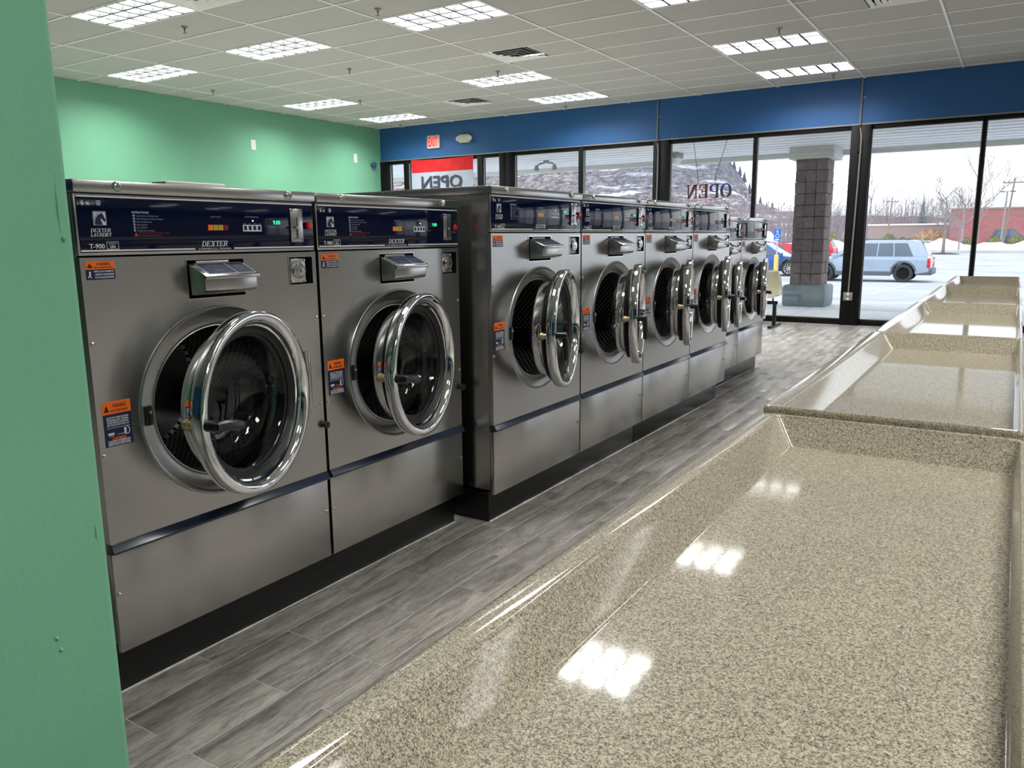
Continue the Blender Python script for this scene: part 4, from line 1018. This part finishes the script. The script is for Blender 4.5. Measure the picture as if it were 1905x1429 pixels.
# ==================================================================== OUTSIDE
struct(MB().box(-60, 40, YW+0.13, 17.7, -0.4, -0.02).build('ground_apron', 'concrete'))
sw = tag(MB().box(-16, 8, YW+0.14, 17.6, -0.3, -0.012).build('sidewalk', 'concrete'), 'pale concrete sidewalk outside the windows under the canopy', 'sidewalk')
sw['kind'] = 'structure'
for i in range(-5, 2):
    for j in range(2):
        MB().box(i*1.6+0.012, i*1.6+1.588, 13.0+j*2.3+0.01, 13.0+(j+1)*2.3-0.01, -0.012, 0.0).build('slab', 'concrete', sw, bevel=0.004)
# parking lot, sloping away
lot = MB()
def gz(y): return -0.15 if y < 17.6 else (-0.15-0.45*(min(y, 36)-17.6)/18.4)
ysl = [17.6, 22, 27, 32, 36, 60, 90, 114]
for a, b in zip(ysl, ysl[1:]): lot.quad((-120,a,gz(a)),(60,a,gz(a)),(60,b,gz(b)),(-120,b,gz(b)))
struct(lot.build('ground_lot', 'asphalt'))
struct(MB().box(-150, 90, 114, 420, -0.95, -0.62).build('ground_far', 'snow'))
GZ = -0.6
ln = MB()
for x in (-9.0, -6.2, -3.4, -0.6, 2.2):
    for a, b in ((24, 30), (30, 34)): ln.quad((x,a,gz(a)+0.005),(x+0.12,a,gz(a)+0.005),(x+0.12,b,gz(b)+0.005),(x,b,gz(b)+0.005))
st_ = tag(ln.build('parking_lines', 'snow'), 'faint white parking stall lines on the bleached asphalt', 'parking lines'); st_['kind'] = 'stuff'
tag(MB().box(-40, 40, 92, 104, GZ, GZ+0.012).build('road', 'road', None), 'grey road crossing beyond the parking lot', 'road')['kind'] = 'structure'
# canopy soffit
cn = struct_empty('trim_1', (0, 0, 0))
MB().box(-30, 14, YW+0.16, 16.75, 2.955, 3.4).build('soffit', 'soffit', cn)
for k in range(9): MB().box(-30, 14, YW+0.5+0.42*k, YW+0.515+0.42*k, 2.945, 2.956).build('soffit_batten', 'soffit', cn)
MB().box(-30, 14, 16.75, 16.9, 2.86, 4.0).build('fascia', 'cap_wood', cn)
# block column
t = thing('block_column', 'split face block column on a concrete base outside the window', 'column', (-3.36, 15.77, 0))
MB().box(-0.41, 0.39, -0.07, 0.73, -0.012, 0.41).build('base', 'concrete_base', t, bevel=0.06)
MB().box(-0.26, 0.25, 0.04, 0.60, 0.40, 2.74).build('core', 'void', t)
rows = 11; hh = (2.745-0.41)/rows
def block(x0, x1, y0, y1, z0, z1):
    j = lambda: random.uniform(-0.008, 0.008)
    m = MB().box(x0, x1, y0, y1, z0, z1); m.v = [(a+j(), b+j(), c+random.uniform(-0.002, 0.002)) for a, b, c in m.v]
    m.build('block', 'block', t, bevel=0.006)
for r in range(rows):
    z0, z1 = 0.41+r*hh+0.004, 0.41+(r+1)*hh-0.004
    for k in range(3): block(-0.285+0.19*k+0.003, -0.285+0.19*(k+1)-0.003, 0.0, 0.05, z0, z1)
    for k in range(2): block(0.245, 0.285, 0.055+0.28*k+0.003, 0.055+0.28*(k+1)-0.003, z0, z1)
    for k in range(2): block(-0.285, -0.25, 0.055+0.28*k+0.003, 0.055+0.28*(k+1)-0.003, z0, z1)
cp_ = MB(); cp_.box(-0.40, 0.40, -0.09, 0.74, 2.735, 2.955); cp_.build('capital', 'cap_wood', t, bevel=0.01)
MB().box(-0.415, 0.415, -0.105, 0.755, 2.80, 2.845).build('capital_band', 'cap_wood', t, bevel=0.004)
# soffit lamp beside the post
t = thing('canopy_lamp', 'white canopy lamp hanging under the soffit', 'lamp', (-5.95, 15.3, 2.955))
MB().box(-0.2, 0.2, -0.2, 0.2, -0.1, 0.0).build('housing', 'grey_metal', t, bevel=0.01)
MB().prism([(-0.2,-0.1),(0.2,-0.1),(0.13,-0.22),(-0.13,-0.22)], lambda u, v, h: (u, h, v), -0.18, 0.18).build('lens', 'white_plastic', t, bevel=0.01)
t = thing('flood_light', 'twin flood light fixture under the soffit, seen through middle window', 'lamp', (-8.6, 15.0, 2.955))
MB().lathe([(0,0.0001),(0,0.06),(-0.04,0.06),(-0.05,0.0001)], axis='Z', seg=12).build('base', 'grey_metal', t)
for s in (-1, 1):
    MB().tube([(0,0,-0.04),(0.16*s,0,-0.07),(0.22*s,-0.03,-0.12)], 0.018, 8).build('arm', 'grey_metal', t)
    MB().lathe([(0,0.03),(-0.06,0.05),(-0.11,0.055),(-0.11,0.0001)], (0.22*s,-0.03,-0.10), 'Z', 12).build('lamp_head', 'grey_metal', t)

# ---- cars
def wheel(par, x, y, r, w, mat):
    wl_ = MB().lathe([(0,r*0.66),(0.0,r*0.94),(w*0.15,r),(w*0.85,r),(w,r*0.94),(w,r*0.66)], (0,0,0), 'Y', 28, closed=True).build('wheel', 'tire', par, loc=(x, y-w/2, r))
    h = MB().lathe([(0.03,0.0001),(0.02,r*0.16),(0.05,r*0.2)], (0,0,0), 'Y', 14)
    h.lathe([(0.0,r*0.66),(0.02,r*0.6),(0.06,r*0.58)], (0,0,0), 'Y', 24)
    for k in range(10):
        a = 2*PI*k/10
        h.prism([(r*0.12,-r*0.05),(r*0.62,-r*0.045),(r*0.62,r*0.045),(r*0.12,r*0.05)], lambda u, v, hh: (u*math.cos(a)-v*math.sin(a), hh, u*math.sin(a)+v*math.cos(a)), 0.015, 0.04)
    h.build('rim', mat, wl_); MB().disc((0,0.07,0), r*0.64, 'Y', 20).build('brake_backing', 'void', wl_)
def make_car(label, loc, rz, paint, L=4.9, H=1.70, Wd=1.9, hood=1.35, rear='suv', clad='car_clad', rim='alloy', group=None):
    """local +x is the nose; y=0 centre; the -y flank faces the camera when rz=0"""
    t = thing('car', label, 'car', loc, rz, group)
    r = 0.37; belt = H*0.60; h2 = Wd/2
    x0, x1 = -L/2, L/2; wf_x, wr_x = x1-0.95, x0+1.0
    def arch(cx): return [(cx+0.44*math.cos(R(a)), r+0.44*math.sin(R(a))) for a in range(160, 15, -18)]
    low = [(x0+0.06, 0.42)] + [(wr_x-0.44, 0.32)] + arch(wr_x) + [(wr_x+0.44, 0.28), (wf_x-0.44, 0.28)] + arch(wf_x) + [(wf_x+0.46, 0.32), (x1-0.05, 0.36), (x1, 0.55), (x1-0.02, belt*0.80), (x1-0.22, belt*0.90), (x1-hood, belt*0.99), (x0+0.10, belt), (x0+0.02, belt*0.86)]
    MB().prism(low, lambda u, v, h: (u, h, v), -h2, h2).build('body', paint, t, bevel=0.05, smooth=45)
    cab = [(x0+0.10, belt-0.02), (x0+0.42, H-0.06), (x0+0.75, H), (x1-hood-1.15, H), (x1-hood-0.80, H-0.06), (x1-hood+0.12, belt-0.02)] if rear == 'suv' else [(x0+0.55, belt-0.02), (x0+1.15, H-0.04), (x0+1.5, H), (x1-hood-1.1, H), (x1-hood-0.75, H-0.06), (x1-hood+0.12, belt-0.02)]
    n = len(cab); m = MB(); ins = 0.20
    f = lambda u, v, s: (u, s*(h2-0.04-ins*max(0, (v-belt)/(H-belt))), v)
    vs = [f(u, v, -1) for u, v in cab]+[f(u, v, 1) for u, v in cab]
    m.add(vs, [tuple(range(n))[::-1], tuple(range(n, 2*n))]+[(i, (i+1)%n, n+(i+1)%n, n+i) for i in range(n)])
    m.build('roof', paint, t, bevel=0.04, smooth=45)
    zA, zB = belt+0.03, H-0.12
    def side_glass(a, b, c, d, s):   # quad corners: bottom a..b, top c..d
        q = [(a, zA), (b, zA), (d, zB), (c, zB)]
        P = [Vector(f(u, v, s)) for u, v in q]; o_ = Vector((0, s*0.006, 0)); i_ = Vector((0, -s*0.03, 0))
        MB().add([p+o_ for p in P]+[p+i_ for p in P], [(0,1,2,3),(4,5,6,7),(0,1,5,4),(1,2,6,5),(2,3,7,6),(3,0,4,7)]).build('window', 'car_glass', t, bevel=0.004)
    xr, xf = cab[1][0], cab[-2][0]
    xm = (xr+xf)/2
    for s in (-1, 1):
        side_glass(x0+0.66, x0+1.36, xr+0.50, x0+1.40, s); side_glass(x0+1.40, xm+0.36, x0+1.44, xm+0.34, s); side_glass(xm+0.40, x1-hood-0.12, xm+0.38, xf-0.12, s)
        MB().box(wr_x+0.45, wf_x-0.45, s*(h2-0.02)-0.03, s*(h2-0.02)+0.03, 0.26, 0.44).build('sill_cladding', clad, t, bevel=0.01)
        for cx in (wr_x, wf_x):
            pts = [(cx+0.50*math.cos(R(a)), r+0.50*math.sin(R(a))) for a in range(172, 7, -15)]+[(cx+0.43*math.cos(R(a)), r+0.43*math.sin(R(a))) for a in range(8, 173, 15)]
            MB().prism(pts, lambda u, v, h: (u, h, v), s*h2-0.03, s*h2+0.02).build('arch_trim', clad, t)
        MB().box(xm-0.55, xm-0.33, s*(h2+0.0)-0.02, s*(h2+0.0)+0.02, belt-0.14, belt-0.10).build('door_handle', paint, t, bevel=0.008)
        MB().box(x0+0.02, x0+0.15, s*(h2-0.05)-0.05, s*(h2-0.05)+0.056, belt-0.44, belt-0.04).build('tail_light', 'tail', t, bevel=0.02)
        MB().box(x1-0.32, x1+0.005, s*(h2-0.18)-0.13, s*(h2-0.18)+0.16, belt-0.30, belt-0.16).build('head_light', 'bolt_steel', t, bevel=0.03)
        MB().box(x1-hood-0.10, x1-hood+0.12, s*(h2+0.10)-0.09, s*(h2+0.10)+0.07, belt+0.0, belt+0.15).build('mirror', paint, t, bevel=0.03)
    MB().box(x0-0.06, x0+0.5, -h2+0.02, h2-0.02, 0.30, 0.56).build('rear_bumper', clad, t, bevel=0.05)
    MB().box(x1-0.4, x1+0.05, -h2+0.05, h2-0.05, 0.28, 0.50).build('front_bumper', clad, t, bevel=0.05)
    rw = [(cab[0][0]+0.04, belt+0.06), (cab[1][0]-0.06, H-0.14)]
    MB().add([(rw[0][0]-0.012,-h2+0.2,rw[0][1]),(rw[0][0]-0.012,h2-0.2,rw[0][1]),(rw[1][0]-0.012,h2-0.32,rw[1][1]),(rw[1][0]-0.012,-h2+0.32,rw[1][1]),(rw[0][0]+0.04,-h2+0.2,rw[0][1]),(rw[0][0]+0.04,h2-0.2,rw[0][1]),(rw[1][0]+0.04,h2-0.32,rw[1][1]),(rw[1][0]+0.04,-h2+0.32,rw[1][1])], [(0,1,2,3),(4,5,6,7),(0,1,5,4),(1,2,6,5),(2,3,7,6),(3,0,4,7)]).build('rear_window', 'car_glass', t)
    fw = [(cab[-1][0]-0.06, belt+0.05), (cab[-2][0]+0.04, H-0.12)]
    MB().add([(fw[0][0]+0.02,-h2+0.16,fw[0][1]),(fw[0][0]+0.02,h2-0.16,fw[0][1]),(fw[1][0]+0.02,h2-0.30,fw[1][1]),(fw[1][0]+0.02,-h2+0.30,fw[1][1]),(fw[0][0]-0.1,-h2+0.16,fw[0][1]),(fw[0][0]-0.1,h2-0.16,fw[0][1]),(fw[1][0]-0.1,h2-0.30,fw[1][1]),(fw[1][0]-0.1,-h2+0.30,fw[1][1])], [(0,1,2,3),(4,5,6,7),(0,1,5,4),(1,2,6,5),(2,3,7,6),(3,0,4,7)]).build('windshield', 'car_glass', t)
    if rear == 'suv':
        MB().box(x0+0.18, x0+0.50, -h2+0.28, h2-0.28, H-0.075, H-0.03).build('spoiler', paint, t, bevel=0.015)
        for s in (-1, 1): MB().tube([(xr+0.45, s*(h2-0.30), H-0.01), (xr+0.6, s*(h2-0.30), H+0.04), (xf-0.25, s*(h2-0.30), H+0.04), (xf-0.1, s*(h2-0.30), H-0.01)], 0.018, 6).build('roof_rail', clad, t)
    for x in (wf_x, wr_x):
        wheel(t, x, -h2+0.11, r, 0.24, rim); wheel(t, x, h2-0.11, r, 0.24, rim)
    return t
# nose to the left (-x): rz = 180 turns the +y flank to the camera
make_car('pale silver blue crossover parked side on, nose hidden behind the block column', (-5.36, 36.9, GZ), PI, 'car_silver', 5.0, 1.70, 1.95)
make_car('white car behind the silver crossover, only its tail showing', (-6.60, 50.5, GZ), PI, 'car_white', 4.7, 1.45, 1.8, rear='sedan')
make_car('blue car with snow on its hood, nose by the block column', (-10.55, 40.4, GZ), 0, 'car_blue', 4.6, 1.60, 1.85, rim='alloy_bright')
make_car('red wagon behind the blue car', (-12.3, 46.0, GZ), PI, 'car_red', 4.6, 1.52, 1.85)
make_car('second red car farther back beside the column', (-14.2, 66.0, GZ), PI, 'car_red', 4.6, 1.66, 1.85)
make_car('dark slate vehicle parked far off before the brick building', (-0.9, 142.0, -0.62), 0, 'car_dark', 5.2, 2.5, 2.0)
# snow lying on the blue hood
tag(MB().prism([(-0.85,0.0),(0.82,-0.10),(0.80,-0.045),(-0.3,0.06),(-0.85,0.075)], lambda u, v, h: (u, h, v), -0.86, 0.86).build('hood_snow', 'snow', None, bevel=0.02, loc=(-9.45, 40.4, GZ+0.985)), 'layer of snow lying on the hood of the blue car', 'snow')
# accessible parking sign
t = thing('parking_sign', 'blue accessible parking sign on a post with yellow sleeve', 'sign', (-9.42, 37.9, GZ))
MB().tube([(0,0,0),(0,0,2.25)], 0.03, 8).build('post', 'bolt_steel', t)
MB().lathe([(0,0.10),(1.03,0.10),(1.06,0.05)], axis='Z', seg=14).build('sleeve', 'yellow', t)
MB().box(-0.15, 0.15, -0.045, -0.032, 1.70, 2.24).build('plate', 'sign_blue', t, bevel=0.004)
m = MB(); F = wf_(-0.047)
m.flat(arcq(0.0, 2.14, 0.035, 0.035, 0.034, 0, 360, 10), F); m.flat([rc(-0.02,0.02,1.96,2.10), rc(-0.02,0.08,1.96,1.995), [(0.05,1.98),(0.085,1.98),(0.11,1.86),(0.075,1.86)], rc(-0.02,0.06,2.03,2.055)], F)
m.flat(arcq(0.0, 1.91, 0.085, 0.085, 0.022, 110, 380, 14), F); m.flat([rc(-0.10,0.10,1.73,1.78)], F); m.build('symbol', 'white_print', t)

# ---- vegetation
def bare_tree(name, label, loc, h, spread, seed, levels=4, mat='bark', group=None, trunk=0.14, lean=0.0):
    rnd = random.Random(seed); m = MB()
    def br(p, d, L, r, lv):
        mid = p+d*L*0.5+Vector((rnd.uniform(-1,1),rnd.uniform(-1,1),rnd.uniform(-0.3,0.6)))*L*0.05
        e = p+d*L; m.tube([p, mid, e], [r, r*0.8, r*0.6], 4 if lv > 1 else 3, caps=False)
        if lv == 0: return
        for k in range(3 if lv > 1 else 4):
            a = rnd.uniform(0, 2*PI); nd = (d+Vector((math.cos(a), math.sin(a), rnd.uniform(-0.1, 0.5)))*spread).normalized()
            br(p+d*L*rnd.uniform(0.45, 1.0), nd, L*rnd.uniform(0.5, 0.78), r*0.55, lv-1)
    trunkm = MB().tube([(0,0,0), (lean*0.3,0,h*0.16), (lean,0,h*0.34)], [trunk*1.25, trunk, trunk*0.85], 8)
    br(Vector((lean*0.9, 0, h*0.30)), Vector((0,0,1)), h*0.34, trunk*0.8, levels)
    for k in range(4):
        a = rnd.uniform(0, 2*PI); br(Vector((lean*0.6,0,h*rnd.uniform(0.22,0.34))), Vector((math.cos(a), math.sin(a)*0.7, 1.1)).normalized(), h*0.30, trunk*0.5, levels-1)
    t = thing(name, label, 'tree', loc, 0, group)
    trunkm.build('trunk', mat, t, smooth=60); stuff(m.build('branches', mat, t, smooth=60, weld=False)); return t
bare_tree('bare_tree', 'bare young tree in a mulch ring beside the parking lot', (-6.0, 87.2, GZ), 7.4, 0.85, 3, 5, trunk=0.13)
bare_tree('bare_tree', 'taller bare tree right of the window mullion, before the brick building', (-5.1, 135.0, GZ), 15.5, 0.62, 12, 5, trunk=0.15)
bare_tree('bare_tree', 'faint bare tree left of the tall utility pole, by the window post', (-25.0, 172.0, GZ), 14.0, 0.6, 21, 5, 'twig', trunk=0.2)
bare_tree('bare_tree', 'low bare sapling in front of the brick wall', (-5.9, 109.0, GZ), 4.6, 0.9, 31, 4, 'twig', trunk=0.07)
bare_tree('bare_tree', 'bare tree just left of the window mullion, rising over the brick roof', (-7.5, 145.0, GZ), 9.8, 0.6, 41, 5, 'twig', trunk=0.2)
tag(MB().lathe([(0.0,1.5),(0.08,1.2),(0.14,0.6),(0.15,0.0001)], axis='Z', seg=20).build('mulch_ring', 'mulch', None, loc=(-6.0, 87.2, GZ)), 'dark mulch ring at the foot of the bare young tree', 'mulch')
def shrub(label, x, y, z, r, h, mat, seed):
    rnd = random.Random(seed); m = MB(); n = 16; rows = 9; vs = []
    for i in range(rows+1):
        f = i/rows; rr = r*(math.sin(PI*min(0.98, 0.16+f*0.84))**0.7)*(1 if f < 1 else 0.1)
        for k in range(n):
            a = 2*PI*k/n; q = rr*(1+rnd.uniform(-0.16, 0.16)); vs.append((q*math.cos(a), q*math.sin(a), f*h*(1+rnd.uniform(-0.03, 0.03))))
    fs = [(i*n+k, i*n+(k+1)%n, (i+1)*n+(k+1)%n, (i+1)*n+k) for i in range(rows) for k in range(n)]+[tuple(rows*n+k for k in range(n))]
    m.add(vs, fs)
    for q in range(260):   # sprays of foliage standing proud of the mass
        i = rnd.randrange(1, rows); a = rnd.uniform(0, 2*PI); f = i/rows; rr = r*(math.sin(PI*min(0.98, 0.16+f*0.84))**0.7)
        p = Vector((rr*math.cos(a), rr*math.sin(a), f*h)); d = Vector((math.cos(a), math.sin(a), 0.9)).normalized()*r*rnd.uniform(0.12, 0.28); s = Vector((-math.sin(a), math.cos(a), 0))*r*0.06
        m.add([p-s, p+s, p+d], [(0,1,2)])
    t = thing('evergreen_shrub', label, 'shrub', (x, y, z), 0, 'evergreen shrubs along the snow bank')
    m.build('foliage', mat, t, smooth=40, weld=False); MB().tube([(0,0,-0.3),(0,0,h*0.4)], 0.08, 6).build('stem', 'bark', t)
for k, (x, z, r, h, lb) in enumerate([(-18.2,0.0,1.0,1.0,'left of the conical pair, just right of the black post'), (-14.7,0.05,0.85,1.35,'left bush of the pointed pair above the crossover roof'), (-13.05,0.05,0.6,0.95,'right bush of the pointed pair above the crossover roof'), (-12.2,0.1,0.42,0.75,'small dark round bush in the snow over the crossover tail'), (-10.3,-0.05,0.45,1.0,'round bush between the small dark bush and the tree'), (-8.3,-0.9,0.75,1.25,'dark bush behind the young tree trunk'), (-5.5,-0.2,0.6,1.15,'bush left of the window mullion'), (-2.65,-0.45,0.85,1.55,'large round bush right of the window mullion'), (-0.25,-0.45,0.9,1.6,'bush at the right edge beside the dark vehicle'), (-22.4,0.0,0.55,1.9,'tall thin bush beside the block column')]):
    shrub('olive evergreen shrub, '+lb, x, 118+0.4*k, z, r, h, 'shrub', k+5)
shrub('russet winter shrub in front of the low white roof', -12.6, 150, -0.2, 2.2, 2.3, 'orange_shrub', 77)
# snow banks
sn = MB(); rnd = random.Random(4); nx = 120
rows_ = [(112.5, 0.0), (114, 0.35), (117, 0.8), (120, 1.05), (123, 1.0), (128, 0.4)]
vs = []
for i in range(nx+1):
    x = -60+75*i/nx; q = 0.75+0.4*math.sin(x*0.9)*math.sin(x*0.37+1)+rnd.uniform(-0.12, 0.12)
    for y, z in rows_: vs.append((x, y, GZ-0.05+max(0, z*q*1.15)))
n = len(rows_); fs = [(i*n+k, (i+1)*n+k, (i+1)*n+k+1, i*n+k+1) for i in range(nx) for k in range(n-1)]
b_ = tag(sn.add(vs, fs).build('snow_bank', 'snow', None, smooth=60), 'long ploughed snow bank across the far side of the lot', 'snow bank')
t = tag(MB().lathe([(0,2.0),(0.4,1.7),(0.9,1.2),(1.25,0.5),(1.35,0.0001)], axis='Z', seg=14).build('snow_pile', 'snow', None, loc=(-21.0, 100, GZ)), 'snow pile between the block column and the black post', 'snow pile')
t = tag(MB().lathe([(0,1.5),(0.7,1.3),(1.6,0.9),(2.2,0.4),(2.35,0.0001)], axis='Z', seg=14).build('snow_pile', 'snow', None, loc=(-16.3, 62, GZ)), 'tall rough snow heap left of the blue parking sign', 'snow pile')
# brick building and low roof beyond
t = thing('brick_building', 'long low red brick building with snow along its roof', 'building', (0, 150, -0.6))
MB().box(-9.65, 40, 0, 25, 0, 5.75).build('wall', 'brick', t); MB().box(-9.8, 40.2, -0.15, 25.1, 5.75, 6.0).build('parapet', plain('parapet', srgb(150, 140, 136), 0.8), t); MB().box(-9.7, 40, 0.0, 25, 6.0, 6.25).build('roof_snow', 'snow', t)
t = thing('low_building', 'low brown building with snowy flat roof left of the brick one', 'building', (-17.3, 160, -0.6))
MB().box(-6, 7, 0, 12, 0, 3.5).build('wall', plain('brown_siding', srgb(160, 140, 136), 0.8), t); MB().box(-6.3, 7.3, -0.3, 12, 3.5, 3.75).build('roof_snow', 'snow', t)
# poles
def pole(label, x, y, h, arm, lean=0.0, lamp=False):
    t = thing('utility_pole' if not lamp else 'lamp_post', label, 'pole' if not lamp else 'lamp post', (x, y, -0.6))
    MB().tube([(0,0,0),(lean,0,h)], [0.17,0.11], 8).build('mast', 'wood_pole' if not lamp else 'grey_metal', t)
    if lamp:
        for s in (-1, 1): MB().box(lean+s*0.7-0.35, lean+s*0.7+0.35, -0.15, 0.15, h-0.1, h+0.08).build('lamp_head', 'car_clad', t, bevel=0.03)
        MB().box(lean-0.7, lean+0.7, -0.05, 0.05, h-0.05, h+0.02).build('bracket', 'car_clad', t)
    else:
        MB().box(lean-arm, lean+arm, -0.08, 0.08, h-0.75, h-0.58).build('crossarm', 'wood_pole', t)
        for s in (-0.9, -0.5, 0.5, 0.9): MB().lathe([(0,0.05),(0.2,0.06),(0.25,0.02)], (lean+s*arm, 0, h-0.58), 'Z', 6).build('insulator', 'grey_metal', t)
    return t
pole('tall leaning utility pole with crossarm before the brick building', -1.9, 140, 9.9, 1.5, 0.75)
pole('double headed lamp post beside the leaning utility pole', -2.15, 138, 7.9, 0.6, 0.25, True)
pole('thin utility pole standing above the tree line at left', -19.0, 150, 8.0, 1.0, 0.45)
pole('street lamp before the wooded hill, right of the lit sign', -33.0, 115, 8.4, 0.8, 0.0, True)
wr = MB()
for dz_, a in ((0, 6.3), (-0.6, 5.6)):
    wr.tube([(-60, 148, a+0.5-2.3), (-40, 148, a-0.3-2.3), (-19, 148, a-2.2)], 0.04, 4); wr.tube([(-19, 148, a-2.2), (-5, 148, a-2.0), (20, 148, a-1.4)], 0.04, 4)
tag(wr.build('power_lines', 'wood_pole'), 'pair of dark power lines crossing before the tree line', 'power line')['kind'] = 'stuff'
# hillside
RIDGE = [(-420,44),(-300,40),(-226,37),(-170,36),(-120,36),(-100,34.5),(-92,31),(-84,27.5),(-81,25),(-78,21.5),(-75.8,18.6),(-74,14.8),(-72.4,12.2),(-67.8,10.2),(-60,8.4),(-45,7.0),(-20,6.0),(10,5.5),(60,5.0)]
def ridge(x):
    for (a, p), (b, q) in zip(RIDGE, RIDGE[1:]):
        if a <= x <= b: return p+(q-p)*(x-a)/(b-a)
    return RIDGE[-1][1]
rnd = random.Random(9); m = MB(); nx, nv = 240, 26; vs = []
for i in range(nx+1):
    xr = -420+480*i/nx
    for j in range(nv+1):
        v = j/nv; y = 205+55*v; x = xr*(0.80+0.20*v) if xr < 0 else xr
        vs.append((x, y, -1.0+(ridge(xr)+1.0)*v**0.85+(rnd.uniform(-0.5, 0.5) if 0 < j < nv else rnd.uniform(-0.25, 0.25))))
n = nv+1; fs = [(i*n+k, (i+1)*n+k, (i+1)*n+k+1, i*n+k+1) for i in range(nx) for k in range(nv)]
tag(m.add(vs, fs).build('hillside', 'hill', None, smooth=60), 'steep wooded hillside streaked with snow behind the parking lot', 'hill')['kind'] = 'structure'
# conifers along the ridge
def conifer_mesh(h, r, seed, tiers=7, n=9):
    rnd = random.Random(seed); m = MB()
    for k in range(tiers):
        z0 = h*(0.12+0.80*k/tiers); z1 = min(h, z0+h*0.26); rr = r*(1-k/tiers)*0.95+0.08*r; vs = []
        for q in range(n*2):
            a = PI*q/n; e = rr*(1.0 if q % 2 else 0.55)*rnd.uniform(0.8, 1.15); vs.append((e*math.cos(a), e*math.sin(a), z0-0.05*h*rnd.random()))
        vs.append((0, 0, z1)); m.add(vs, [(q, (q+1) % (2*n), 2*n) for q in range(2*n)])
    return m
rnd = random.Random(12)
cm0 = None
ORD = ['highest', 'second', 'third', 'fourth', 'fifth', 'sixth', 'seventh', 'eighth', 'ninth', 'tenth', 'eleventh', 'twelfth', 'thirteenth', 'fourteenth']
for k in range(14):
    x = -89.5+1.75*k+rnd.uniform(-0.3, 0.3); y = 259.5; z = ridge(x)-0.8; h = rnd.uniform(2.0, 4.2)
    t = thing('ridge_conifer', ('highest dark conifer on the skyline of the hill, farthest left' if k == 0 else 'dark conifer on the hill skyline, %s from the top of the slope' % ORD[k]), 'tree', (x, y, z), rnd.uniform(0, 6), 'conifers on the hill skyline')
    if cm0 is None:
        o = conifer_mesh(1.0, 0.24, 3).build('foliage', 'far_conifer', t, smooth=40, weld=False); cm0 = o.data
    else:
        o = bpy.data.objects.new('foliage', cm0); sc.collection.objects.link(o); o.parent = t
    t.scale = (h, h, h)
t = thing('spruce', 'pointed spruce standing above the tree line over the low roof', 'tree', (-16.0, 174, -0.6))
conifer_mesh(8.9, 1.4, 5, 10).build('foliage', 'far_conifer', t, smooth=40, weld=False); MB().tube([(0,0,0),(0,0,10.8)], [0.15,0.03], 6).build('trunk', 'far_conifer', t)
# belt of bare trees, nobody could count
m = MB(); rnd = random.Random(5)
for k in range(1300):
    x = rnd.uniform(-75, 25); y = rnd.uniform(176, 204)
    if x > -8 and y < 180: continue
    h = rnd.uniform(6.0, 11.0)*(1.0 if x < -8 else 0.85); p = Vector((x, y, -0.9)); lean = rnd.uniform(-0.5, 0.5)
    m.tube([p, p+Vector((lean*0.5, 0, h*0.5)), p+Vector((lean, 0, h))], [0.07, 0.05, 0.012], 3, caps=False)
    for q in range(11):
        f = rnd.uniform(0.25, 0.95); b = p+Vector((lean*f, 0, h*f)); a = rnd.uniform(0, 2*PI); L = h*rnd.uniform(0.12, 0.3)*(1.15-f*0.6)
        e = b+Vector((math.cos(a)*L*0.6, math.sin(a)*L*0.6, L*0.9)); m.tube([b, e], [0.03, 0.01], 3, caps=False)
st_ = stuff(m.build('bare_woods', 'twig', None, weld=False)); st_['label'] = 'mauve belt of bare winter trees along the horizon'; st_['category'] = 'woods'
print('planks', len(single), 'tiles', ntile, 'objects', len(bpy.data.objects))
